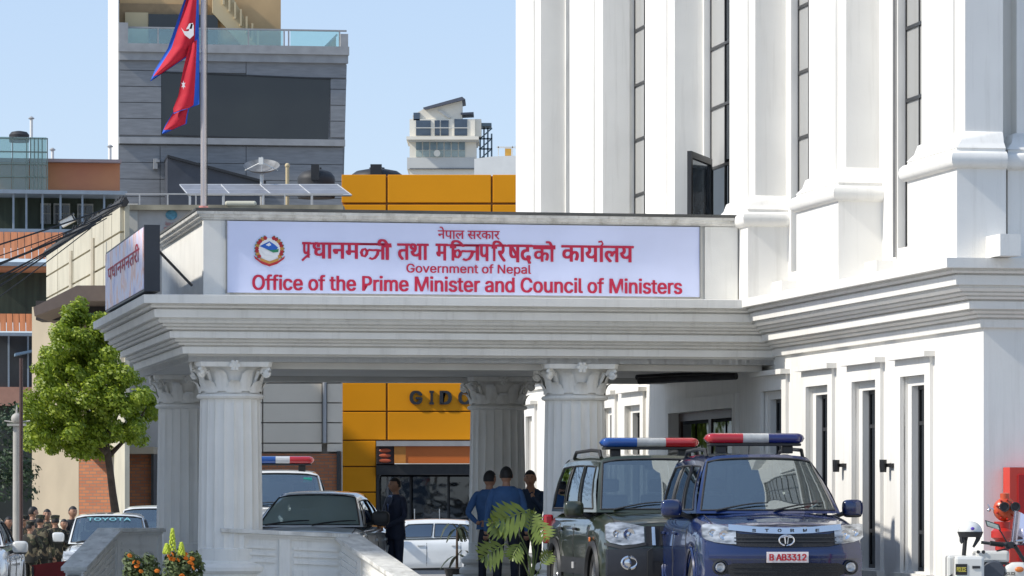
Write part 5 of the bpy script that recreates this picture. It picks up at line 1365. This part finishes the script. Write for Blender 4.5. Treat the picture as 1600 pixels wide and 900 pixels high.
# potted sapling
PS_ = thing('potted_palm', 'small dark potted palm with thin trunk in front of the white hatchback', 'potted plant', (W(714,0,61).x, 61, 0))
zz = lambda py: EYE+(HY-py)/F*61
m = MB(); m.lathe([(.13,0),(.16,.1),(.2,zz(890)),(.21,zz(888))], 20); m.build('pot', plastic, PS_, smooth=True)
m = MB(); m.tube([(0,0,zz(890)-.05),(0,0,zz(850)),(0,0,zz(826))], [.025,.018,.012], 7); m.build('trunk', bark, PS_)
dm_ = mat('dark_palm_leaf', (.03,.045,.02), .6, .3, 8, 0)
rng = random.Random(4)
for k in range(16):
    a = rng.uniform(0, 6.28); ln = rng.uniform(.25,.42); zs = zz(826) if k < 11 else zz(868); up = rng.uniform(-.05,.28); m = MB(); P = [Vector((0,0,zs))+Vector((math.cos(a)*ln*u, math.sin(a)*ln*u, up*u*2-(up+.12)*2*u*u*.9)) for u in (0,.25,.5,.75,1)]
    sd_ = Vector((-math.sin(a), math.cos(a), 0))
    for j in range(4):
        w0, w1 = .03*math.sin(.3+j*.7), .03*math.sin(.3+(j+1)*.62)
        m.quad(P[j]-sd_*abs(w0), P[j+1]-sd_*abs(w1), P[j+1]+sd_*abs(w1), P[j]+sd_*abs(w0))
    m.build('leaf', dm_, PS_)
# red board at the lower left
t = thing('red_board', 'dark red notice board standing at the lower left in front of the soldiers', 'board', (W(78,0,60).x, 60, -.1))
m = MB(); P = [((50-78)/F*60, base_z(883,60)+.1), ((106-78)/F*60, base_z(876,60)+.1)]
m.prism([(P[0][0],.25),(P[1][0],.25),(P[1][0],P[1][1]),(P[0][0],P[0][1])], lambda a, b: (a,-.02,b), lambda a, b: (a,.02,b)); m.build('board', mat('maroon_board',(.20,.012,.012),.7,.2,4), t)
m = MB(); m.box(P[0][0],P[0][0]+.03,-.05,-.02,0,P[0][1]-.02); m.box(P[1][0]-.03,P[1][0],-.05,-.02,0,P[1][1]-.02); m.build('stand', black, t)
# ---------------- red cabinet and fire hydrant inlet ----------------
hr = mat('hydrant_red', (.50,.02,.012), .4, .2, 5, .2, coat=.5)
CB = thing('hose_cabinet', 'red fire hose cabinet on the white wall at the right edge', 'cabinet', G(P_at(1578, QC-.25), QC-.25, 0), A)
z0, z1 = EYE+(HY-905)/F*42.5-.1, EYE+(HY-730)/F*42.5
B('case', mat('cabinet_red',(.58,.05,.03),.5,.1,2), CB, 0, .75, 0, .24, .35, z1); B('door', mat('cabinet_door',(.40,.008,.008),.45,.1,2), CB, .085, .68, -.02, -.002, .42, z1-.075, bevel=.008); B('handle', black, CB, .6, .63, -.05, -.021, .8, .95)
HD = thing('fire_inlet', 'red twin outlet fire hydrant inlet standing before the white corner', 'hydrant', (W(1566,0,41.6).x, 41.6, 0))
hz = lambda py: EYE+(HY-py)/F*41.6; hx = lambda px: (px-1566)/F*41.6
m = MB(); m.lathe([(.11,0),(.11,.05),(.075,.06),(.075,hz(845)),(.12,hz(840)),(.12,hz(830)),(.08,hz(825)),(.09,hz(815))], 20); m.build('standpipe', hr, HD, smooth=True)
m = MB(); m.ell((hx(1570),0,hz(796)), (.125,.10,.13), 18, 12); m.lathe([(.05,0),(.05,.06),(.02,.07)], 10, Matrix.Translation((hx(1570),0,hz(780)))); m.build('inlet_head', mat('inlet_orange',(.55,.07,.015),.4,.3,6,.2,coat=.4), HD, smooth=True)
for k in range(9):
    a = R(40*k); m = MB(); m.ell((hx(1570)+.10*math.cos(a),-.08,hz(796)+.105*math.sin(a)), (.014,.02,.014), 6, 4); m.build('bolt', hr, HD)
for px in (1566,1583):
    M = Matrix.Translation((hx(px),-.08,hz(792))) @ Matrix.Rotation(R(90),4,'X'); m = MB(); m.lathe([(.045,-.02),(.045,.10),(.052,.10),(.052,.13),(.04,.13),(.036,.115),(.001,.115)], 18, M); m.build('outlet_cap', plastic, HD, smooth=True)
m = MB(); m.tube([(hx(1553),-.02,hz(796)),(hx(1546),-.02,hz(794)),(hx(1543),-.02,hz(788))], .01, 6); m.ell((hx(1545),-.02,hz(797)),(.02,.02,.02),8,6); m.build('chain_lug', chrome, HD, smooth=True)
# ---------------- motorbike ----------------
BD = 39.5; BX = W(1560,0,BD).x
MBK = thing('police_motorbike', 'white police motorbike with pannier and screen at the lower right corner', 'motorcycle', (BX, BD, 0))
bx_ = lambda px: (px-1560)/F*BD; bz_ = lambda py: EYE+(HY-py)/F*BD
wb_ = mat('bike_white', (.74,.73,.68), .3, .06, 3, 0, coat=.8)
def bell(name, mt, px, py, y, r, e=.6, M=None, seg=(16,10), par=MBK): m = MB(); m.ell((bx_(px), y, bz_(py)), r, *seg, e=e, M=M); return m.build(name, mt, par, smooth=True, sharp=60)
for yy, nm in ((-.34,'pannier'),(.34,'pannier')):
    o = MB().box(bx_(1484), bx_(1530), yy-.11, yy+.11, bz_(925), bz_(868)).build(nm, wb_, MBK, bevel=.03)
    if yy < 0:
        s_ = MB().box(bx_(1485), bx_(1503), -.457, -.451, bz_(897), bz_(880)).build('sticker', black, o)
        q = MB(); put_text(q, 'POLICE', lambda x, z: (x, -.459, z), bx_(1486.5), bx_(1501.5), bz_(892), bz_(885), .03); q.build('lettering', mat('yellow_print',(.6,.5,.08),.5,0), o)
        MB().box(bx_(1511), bx_(1523), -.46, -.45, bz_(887), bz_(883)).build('latch', plastic, o)
MB().box(bx_(1522), bx_(1574), -.18, .18, bz_(879), bz_(860)).build('rear_box', wb_, MBK, bevel=.03)
MB().box(bx_(1520), bx_(1576), -.19, .19, bz_(882), bz_(879.5)).build('rear_box_base', plastic, MBK)
for px in (1525, 1533): 
    M = Matrix.Translation((bx_(px), -.185, bz_(862))) @ Matrix.Rotation(R(90),4,'X'); m = MB(); m.lathe([(.018,0),(.018,.012)], 12, M); m.build('box_bolt', plastic, MBK)
bell('seat', mat('seat_leather',(.035,.037,.045),.4,.2,6,.1), 1548, 893, 0, (.14,.17,.09), .7)
m = MB(); m.lathe([(.10,-.02),(.115,0),(.10,.02)], 24, Matrix.Translation((bx_(1549),-.20,bz_(893))) @ Matrix.Rotation(R(90),4,'X')); m.build('seat_pad', mat('pad_grey',(.07,.08,.10),.5), MBK, smooth=True)
o = bell('fuel_tank', wb_, 1602, 905, 0, (.26,.17,.16), .75)
bell('fairing', wb_, 1587, 893, -.16, (.15,.07,.10), .8); bell('indicator', amber, 1588, 889, -.24, (.045,.02,.028), .9)
m = MB(); put_text(m, 'POLICE', lambda x, z: (x, -.235, z), bx_(1566), bx_(1582), bz_(898), bz_(893), .02); m.build('lettering', black, MBK)
# handlebar, grips, screen, mirror
m = MB(); m.tube([(bx_(1540),-.38,bz_(848)),(bx_(1562),-.36,bz_(851)),(bx_(1580),-.20,bz_(850)),(bx_(1590),0,bz_(858)),(bx_(1580),.2,bz_(850)),(bx_(1562),.36,bz_(851)),(bx_(1540),.38,bz_(848))], .016, 8); m.build('handlebar', plastic, MBK, smooth=True)
m = MB(); m.tube([(bx_(1540),-.38,bz_(848)),(bx_(1560),-.36,bz_(850.5))], .026, 10); m.build('grip', rubber, MBK, smooth=True)
m = MB(); m.tube([(bx_(1582),-.2,bz_(852)),(bx_(1592),-.15,bz_(868)),(bx_(1603),-.1,bz_(882))], .02, 8); m.tube([(bx_(1575),-.22,bz_(846)),(bx_(1588),-.1,bz_(862)),(bx_(1600),0,bz_(872))], .012, 6); m.tube([(bx_(1550),-.38,bz_(860)),(bx_(1572),-.34,bz_(856))], .009, 6); m.build('brake_lever', plastic, MBK, smooth=True)
m = MB(); m.box(bx_(1570)-.03,bx_(1570)+.05,-.33,-.25,bz_(856),bz_(846)); m.build('switch_block', plastic, MBK, bevel=.01)
m = MB(); m.tube([(bx_(1568),-.3,bz_(848)),(bx_(1558),-.36,bz_(832)),(bx_(1550),-.40,bz_(822))], .007, 6); ms = m.build('mirror_stem', black, MBK)
m = MB(); m.prism([(bx_(1531),bz_(812)),(bx_(1553),bz_(819)),(bx_(1556),bz_(828)),(bx_(1534),bz_(822))], lambda a, b: (a,-.44,b), lambda a, b: (a,-.41,b)); m.build('mirror_head', plastic, ms, bevel=.004)
m = MB(); m.prism([(bx_(1533),bz_(814)),(bx_(1551),bz_(820)),(bx_(1553),bz_(827)),(bx_(1535),bz_(821))], lambda a, b: (a,-.445,b), lambda a, b: (a,-.441,b)); m.build('mirror_glass', mat('mirror_face',(.55,.62,.58),.15,.4,30,0,metal=.6), ms)
m = MB(); m.grid(lambda u, v: (bx_(1579+ (1-v)*0 + 34*v**.2*0)+(.0)+ .32*(1-math.cos((u-.5)*2.4))*.6+.04*v, (u-.5)*.5, bz_(852)+(bz_(798)-bz_(852))*v*(1-.25*(2*abs(u-.5))**3)), 16, 8)
m.build('windscreen', glassmat('pink_screen', (.72,.58,.60), (.8,.75,.85), .1, .25), MBK, smooth=True)
m = MB(); m.tube([(bx_(1582),-.25,bz_(845)),(bx_(1606),-.2,bz_(843))], .012, 6); m.build('screen_rim', chrome, MBK)
for px in (1512, 1730):
    m = MB(); m.tube([(bx_(px)+.27*math.cos(R(a)), 0, .33+.27*math.sin(R(a))) for a in range(0, 361, 15)], .055, 8, cap=False); wv = m.build('wheel', rubber, MBK, smooth=True)
    m = MB()
    for k in range(5): m.tube([(bx_(px),0,.33),(bx_(px)+.24*math.cos(R(72*k)),0,.33+.24*math.sin(R(72*k)))], .014, 6)
    m.lathe([(.05,-.05),(.05,.05)], 12, Matrix.Translation((bx_(px),0,.33)) @ Matrix.Rotation(R(90),4,'X')); m.build('rim', alloy, wv)
m = MB(); m.tube([(bx_(1512),0,.33),(bx_(1560),0,.5),(bx_(1640),0,.62),(bx_(1690),0,.85)], .03, 8); m.tube([(bx_(1690),0,.9),(bx_(1730),0,.33)], .035, 8); m.box(bx_(1570),bx_(1650),-.12,.12,.25,.5); m.build('frame', plastic, MBK, bevel=.01)
# beacon pole with helmet
HL = thing('white_helmet', 'white open face helmet with black visor hung above the motorbike pannier', 'helmet', (bx_(1515)+BX, BD-.05, bz_(835)))
hm = lambda px, py: ((px-1515)/F*BD, (835-py)/F*BD)
m = MB(); 
def shell(u, v):
    t = 2*math.pi*u; ph = R(-8)+(math.pi/2-R(-8))*v; return (.125*math.cos(ph)*math.cos(t), .115*math.cos(ph)*math.sin(t), .02+.115*math.sin(ph))
m.grid(shell, 20, 10); m.build('shell', wb_, HL, smooth=True, sharp=60)
m = MB(); m.grid(lambda u, v: ((.133-.02*v)*math.cos(R(-175+190*u)), (.125-.02*v)*math.sin(R(-175+190*u)), .028-.055*v), 20, 4); m.build('visor', plastic, HL, smooth=True)
m = MB(); m.tube([(hm(1501,830)[0],-.03,0),(hm(1501,845)[0],-.04,hm(0,845)[1]),(hm(1503,848)[0],-.04,hm(0,848)[1])], .022, 8); m.tube([(hm(1528,832)[0],-.03,0),(hm(1526,845)[0],-.04,hm(0,843)[1]),(hm(1519,856)[0],-.04,hm(0,855)[1])], [.03,.022,.012], 8); m.build('chin_strap', plastic, HL, smooth=True)
m = MB(); m.ell((.01,-.125,.06), (.02,.01,.016)); m.build('badge', mat('violet_badge',(.12,.06,.45),.5,0), HL)
m = MB(); m.tube([(bx_(1506),0,bz_(868)),(bx_(1508),0,bz_(845)),(bx_(1512),0,bz_(828))], .022, 8); m.build('beacon_pole', plastic, MBK, smooth=True)
# ---------------- people ----------------
skin = mat('skin', (.40,.21,.13), .55, .1, 6, .05); hairm = mat('black_hair', (.012,.010,.010), .6, .3, 20, .3)
def person(label, loc, rz, h, outfit, arms='down', head_turn=0, group=None, lean=0, cap=None, extra=None, hipw=1.0):
    """faces local -y; built 1.75 m tall then scaled"""
    k = h/1.75
    t = thing('person', label, 'person', loc, rz, group)
    nodes = {}; J = []; Rr = []; E_ = []; Mi = []
    def nd(n, p, r, m=0, par=None):
        nodes[n] = len(J); J.append(Vector(p)*k); Rr.append((r[0]*k, r[1]*k) if isinstance(r, tuple) else (r*k, r*k)); 
        if par is not None: E_.append((nodes[par], nodes[n], m))
    TOP, BOT, SK, SH = 0, 1, 2, 3
    nd('pel', (0,0,.96), (.155,.105))
    nd('waist', (0,-.005+lean*.3,1.10), (.145,.10), TOP, 'pel'); nd('chest', (0,lean*.7,1.27), (.165,.115), TOP, 'waist'); nd('upper', (0,.01+lean,1.40), (.15,.095), TOP, 'chest')
    nd('neckb', (0,.01+lean,1.455), .06, TOP, 'upper'); nd('neck', (0,.003+lean,1.50), .052, SK, 'neckb'); nd('skull', (0,0+lean,1.58), .05, SK, 'neck')
    for s, n in ((-1,'l'),(1,'r')):
        nd('sh'+n, (s*.175,.01+lean,1.415), .066, TOP, 'upper')
        if arms == 'clasp': el, wr, ha = (s*.27,-.02,1.14), (s*.10,-.24,.985), (s*.03,-.27,.955)
        elif arms == 'behind': el, wr, ha = (s*.28,.12,1.15), (s*.12,.19,1.02), (s*.04,.20,1.0)
        elif arms == 'phone' and s == 1: el, wr, ha = (.28,-.14,1.18), (.16,-.27,1.36), (.12,-.24,1.46)
        elif arms == 'fold': el, wr, ha = (s*.27,-.06,1.17), (s*.02,-.24,1.20), (-s*.08,-.24,1.20)
        else: el, wr, ha = (s*.245,.02,1.13), (s*.265,-.05,.89), (s*.265,-.08,.80)
        nd('el'+n, el, .047, TOP, 'sh'+n); nd('wr'+n, wr, .031, TOP, 'el'+n)
        w_, a_ = Vector(wr), Vector(ha); 
        nd('pm'+n, w_.lerp(a_, .55), (.030,.022), SK, 'wr'+n)
    for s, n in ((-1,'a'),(1,'b')):
        nd('hip'+n, (s*.088*hipw,0,.88), .098, BOT, 'pel'); nd('kn'+n, (s*.10*hipw,-.01,.50), .064, BOT, 'hip'+n); nd('an'+n, (s*.105*hipw,.015,.11), .05, BOT, 'kn'+n)
        nd('he'+n, (s*.105*hipw,.01,.05), .045, SH, 'an'+n); nd('to'+n, (s*.125*hipw,-.17,.035), .035, SH, 'he'+n)
    me = bpy.data.meshes.new('body'); me.from_pydata([tuple(j) for j in J], [(a, b) for a, b, _ in E_], [])
    o = bpy.data.objects.new('body', me); COL.objects.link(o)
    md = o.modifiers.new('skin', 'SKIN'); md.branch_smoothing = .6
    sv = me.skin_vertices[0].data
    for i, r in enumerate(Rr): sv[i].radius = r; sv[i].use_root = (i == 0)
    ss = o.modifiers.new('sub', 'SUBSURF'); ss.levels = 2; ss.render_levels = 2
    bpy.context.view_layer.update()
    m2 = bpy.data.meshes.new_from_object(o.evaluated_get(bpy.context.evaluated_depsgraph_get()))
    o.modifiers.clear(); 
    bm = bmesh.new(); bm.from_mesh(m2)
    # head: joined into the same body mesh
    hm_ = MB()
    Hc = Vector((0,-.014+lean,1.612)); Rz = Matrix.Rotation(head_turn, 4, 'Z')
    def head(u, v):
        a = 2*math.pi*u; p = math.pi*(v-.5); x = math.cos(p)*math.cos(a); y = math.cos(p)*math.sin(a); z = math.sin(p)
        w_ = .079*(1-.22*max(0,-z)**1.2); d_ = .097*(1-.10*max(0,-z)); q = Vector((w_*x, d_*y, .113*z))
        if y < 0:
            nf = math.exp(-((x/.20)**2+((z+.10)/.20)**2)); q.y -= .022*nf*(1 if z < .15 else .3)          # nose
            q.y += .010*math.exp(-(((abs(x)-.38)/.16)**2+((z-.12)/.12)**2))                                  # eye sockets
            q.y -= .008*math.exp(-((x/.3)**2+((z+.50)/.10)**2)); q.y -= .010*math.exp(-((x/.3)**2+((z+.85)/.15)**2))
        return (Hc+(Rz @ q))*k
    hm_.grid(head, 32, 24)
    for s in (-1, 1): hm_.ell((Hc+(Rz @ Vector((s*.078,.005,-.005))))*k, (.012*k,.02*k,.032*k), 8, 6)
    # fingers
    for s, n in ((-1,'l'),(1,'r')):
        pm = J[nodes['pm'+n]]; wv = J[nodes['wr'+n]]; d = (pm-wv).normalized(); sd_ = d.orthogonal().normalized(); sd_ = d.cross(Vector((0,1,0) if abs(d.y) < .8 else (0,0,1))).normalized(); cu = d.cross(sd_)
        for f_ in range(4):
            b0 = pm+d*.02*k+sd_*(f_-1.5)*.017*k; L_ = [.065,.075,.07,.055][f_]*k
            hm_.tube([b0, b0+d*L_*.45+cu*.004, b0+d*L_*.8+cu*.02*k, b0+d*L_*.95+cu*.035*k], [.009*k,.0085*k,.0075*k,.006*k], 6)
        b0 = pm-d*.01*k-sd_*.022*k; hm_.tube([b0, b0-sd_*.02*k+d*.025*k, b0-sd_*.022*k+d*.05*k], [.011*k,.009*k,.007*k], 6)
    nb = len(bm.faces)
    vs = [bm.verts.new(v) for v in hm_.v]
    for f in hm_.f:
        try: bm.faces.new([vs[i] for i in f])
        except ValueError: pass
    bm.faces.ensure_lookup_table()
    bones = [(J[a], J[b], mt) for a, b, mt in E_]
    for i, f in enumerate(bm.faces):
        f.smooth = True
        if i >= nb: f.material_index = 2; continue
        c = f.calc_center_median(); best = None
        for a, b, mt in bones:
            ab = b-a; u = max(0, min(1, (c-a).dot(ab)/max(1e-9, ab.length_squared))); dd = (c-(a+ab*u)).length
            if best is None or dd < best[0]: best = (dd, mt)
        mi = best[1]
        if mi == 0 and c.z < .97*k and (c.xy-Vector((0,0))).length < .2*k and abs(c.x) < .2*k: mi = 1
        if mi == 2 and c.z < 1.3*k and False: mi = 2
        f.material_index = mi
    bmesh.ops.recalc_face_normals(bm, faces=bm.faces)
    m2.materials.clear()
    for key in ('top','bottom','skin','shoes'): m2.materials.append(outfit.get(key, skin))
    bm.to_mesh(m2); bm.free()
    o.data = m2; o.parent = t
    # hair or cap
    m = MB()
    def hair(u, v):
        a = 2*math.pi*u; p = R(-16)+(math.pi/2-R(-16))*v; y = math.cos(p)*math.sin(a); z = math.sin(p); x = math.cos(p)*math.cos(a)
        lift = 0
        if y < 0 and z < .45: q = Vector((.068*x, .07*y+.02, .118*max(z, .45-.9*max(0, abs(x)-.5)))); return (Hc+(Rz @ q))*k
        return (Hc+(Rz @ Vector((.085*x, .103*y, .121*z+.002))))*k
    m.grid(hair, 28, 14); m.build('hair', outfit.get('hair', hairm), t, smooth=True, sharp=80)
    m = MB()
    for s in (-1, 1): m.ell((Hc+(Rz @ Vector((s*.030,-.083,.012))))*k, (.010*k,.006*k,.006*k), 8, 5); m.tube([(Hc+(Rz @ Vector((s*a,-.086,.03+.004*(1-abs(a-.03)/.02)))))*k for a in (.014,.03,.046)], .0035*k, 4)
    m.build('eyes', hairm, t)
    m = MB(); m.tube([(Hc+(Rz @ Vector((a,-.088+.004*abs(a)/.02,-.058))))*k for a in (-.022,-.01,0,.01,.022)], [.002,.005,.005,.005,.002], 5); m.build('lips', mat('lips',(.20,.07,.05),.5,0), t)
    if cap:
        m = MB()
        m.lathe([(.088*k,0),(.092*k,.03*k),(.10*k,.07*k),(.095*k,.085*k),(.02*k,.095*k)], 18, Matrix.Translation((Hc+Vector((0,0,.035)))*k)); 
        m.grid(lambda u, v: (Hc+(Rz @ Vector(((u-.5)*.15, -.08-.06*v*(1-(2*u-1)**2*.5), .035-.012*v))))*k, 8, 3)
        m.build('cap', cap, t, smooth=True)
    if extra: extra(t, k)
    return t
suitm = mat('navy_suit', (.022,.032,.07), .7, .25, 12, .2); blk = mat('black_cloth', (.012,.012,.014), .8, .25, 12, .2); shoe = mat('shoe_leather', (.01,.01,.01), .3, .1)
bshirt = mat('blue_shirt', (.035,.10,.24), .75, .15, 8, .2); dshirt = mat('dark_blue_shirt', (.015,.035,.075), .75, .2, 8, .2); navt = mat('navy_trousers', (.010,.014,.028), .8, .25, 10, .2)
camo = bpy.data.materials.new('camouflage'); camo.use_nodes = True; N = camo.node_tree.nodes; Lk = camo.node_tree.links
vz = N.new('ShaderNodeTexVoronoi'); vz.inputs['Scale'].default_value = 16; nzz = N.new('ShaderNodeTexNoise'); nzz.inputs['Scale'].default_value = 8; tc = N.new('ShaderNodeTexCoord')
mxx = N.new('ShaderNodeMix'); mxx.data_type = 'VECTOR'; mxx.inputs['Factor'].default_value = .25; Lk.new(tc.outputs['Object'], nzz.inputs[0]); Lk.new(tc.outputs['Object'], mxx.inputs['A']); Lk.new(nzz.outputs[1], mxx.inputs['B'])
Lk.new(mxx.outputs['Result'], vz.inputs[0]); cr = N.new('ShaderNodeValToRGB'); cr.color_ramp.interpolation = 'CONSTANT'; e = cr.color_ramp.elements
e[0].color = (.016,.016,.013,1); e[1].position = .45; e[1].color = (.05,.055,.03,1); x_ = e.new(.68); x_.color = (.10,.075,.045,1); x_ = e.new(.85); x_.color = (.19,.16,.10,1)
sx_ = N.new('ShaderNodeSeparateColor'); Lk.new(vz.outputs['Color'], sx_.inputs[0]); Lk.new(sx_.outputs[0], cr.inputs[0]); Lk.new(cr.outputs[0], N['Principled BSDF'].inputs['Base Color']); N['Principled BSDF'].inputs['Roughness'].default_value = .9

def jacket(mt, z0, z1, shirt=None, tie=None):
    def f(t, k):
        m = MB()
        ks = [(.80,.185,.125),(.92,.185,.13),(1.05,.165,.12),(1.2,.185,.135),(1.34,.205,.135),(1.42,.19,.115),(1.475,.10,.08)]
        def fn(u, v):
            z = z0+(z1-z0)*v; a = 2*math.pi*u
            rx = lerpk([(q[0], q[1]) for q in ks], z); ry = lerpk([(q[0], q[2]) for q in ks], z)
            return ((rx+.006*math.sin(a*5+z*20))*math.cos(a)*k, (ry*math.sin(a)+.004*math.sin(z*30+a*3))*k, z*k)
        m.grid(fn, 36, 18); m.build('jacket' if shirt else 'shirt', mt, t, smooth=True, sharp=70)
        if shirt:
            m = MB(); m.quad(*[(x*k, y*k, z*k) for x, y, z in ((-.055,-.092,1.46),(.055,-.092,1.46),(.03,-.139,1.32),(0,-.135,1.20),(-.03,-.139,1.32))]); m.build('shirt_front', shirt, t)
            m = MB(); m.quad(*[(x*k, y*k, z*k) for x, y, z in ((-.014,-.10,1.45),(.014,-.10,1.45),(.02,-.145,1.30),(0,-.143,1.22),(-.02,-.145,1.30))]); m.build('tie', tie, t)
            for s in (-1, 1):
                m = MB(); m.quad(*[(s*x*k, y*k, z*k) for x, y, z in ((.05,-.095,1.465),(.085,-.11,1.42),(.075,-.143,1.33),(.005,-.143,1.18),(.03,-.145,1.32))]); m.build('lapel', mat('lapel_cloth',(.018,.026,.055),.6,.2,12), t)
    return f
wshirt = mat('pale_blue_shirt', (.35,.42,.6), .7, .05, 8); tie_ = mat('blue_tie', (.05,.09,.25), .6, .3, 30)
def suit_extra(t, k):
    jacket(suitm, .80, 1.475, wshirt, tie_)(t, k)
    m = MB(); m.tube([(-.07*k,-.11*k,1.42*k),(-.02*k,-.155*k,1.2*k),(.0,-.155*k,1.13*k)], .005, 4); m.build('lanyard', mat('lanyard_black',(.02,.02,.02),.5), t)
    m = MB(); m.box(-.03*k,.03*k,-.165*k,-.158*k,1.04*k,1.13*k); m.build('badge', mat('badge_card',(.5,.55,.4),.5), t)
suit = dict(top=suitm, bottom=suitm, shoes=shoe)
X_ = lambda px, D: (W(px,0,D).x, D, gz(D))
person('man in navy suit with tie and lanyard, hands clasped, facing left under the portico', X_(618,56.5), R(-52), 1.69, suit, 'clasp', R(-10), extra=suit_extra)
bs = dict(top=bshirt, bottom=navt, shoes=shoe); ds = dict(top=dshirt, bottom=navt, shoes=shoe)
person('man in blue shirt with hands behind him, leftmost of the three at the rear column', X_(765,53.6), R(165), 1.77, bs, 'behind', R(-20), extra=jacket(bshirt,.93,1.475))
person('broad man in blue shirt seen from behind, middle of the three at the rear column', X_(791,52.9), R(183), 1.82, bs, 'down', 0, extra=jacket(bshirt,.93,1.475), hipw=1.1)
person('person in dark blue shirt holding something to the face, beside the front right column', X_(829,54.5), R(-25), 1.78, ds, 'phone', R(20), extra=jacket(dshirt,.93,1.475))
so = dict(top=camo, bottom=camo, shoes=shoe)
sol_ = [('soldier in camouflage with a peaked cap, back turned, nearest the thin brown post', 63, 75.5, 175, 1.70, 'down', True),
        ('soldier in camouflage with a peaked cap, second from the brown post, beside the white car', 86, 76.5, 195, 1.69, 'down', True),
        ('bareheaded man in dark uniform behind the two capped soldiers, farthest left of them', 51, 79, 140, 1.86, 'down', False),
        ('person in camouflage facing the viewer between the capped soldier and the white car', 100, 79.5, 10, 1.60, 'fold', False),
        ('dark haired person behind the roof corner of the white lettered car', 113, 80.5, 60, 1.86, 'down', False),
        ('soldier in dark camouflage cut off by the left edge of the picture', 13, 77, 30, 1.66, 'fold', False)]
sol_ += [('soldier in camouflage facing the viewer behind the thin brown post', 38, 78, 15, 1.68, 'fold', True),
         ('soldier in camouflage half hidden between the two capped soldiers, looking towards the viewer', 74, 81, -10, 1.80, 'down', False),
         ('soldier in camouflage with a cap leaning in behind the red board', 47, 74.5, 150, 1.58, 'fold', True)]
for i, (lb, px, D, rz, h, ar, cp_) in enumerate(sol_):
    of = so if i not in (2, 4) else dict(top=blk, bottom=camo, shoes=shoe)
    person(lb, X_(px, D), R(rz), h, of, ar, R(15 if i % 2 else -20), 'soldiers gathered at the left', cap=camo if cp_ else None, extra=jacket(of['top'], .86, 1.475))
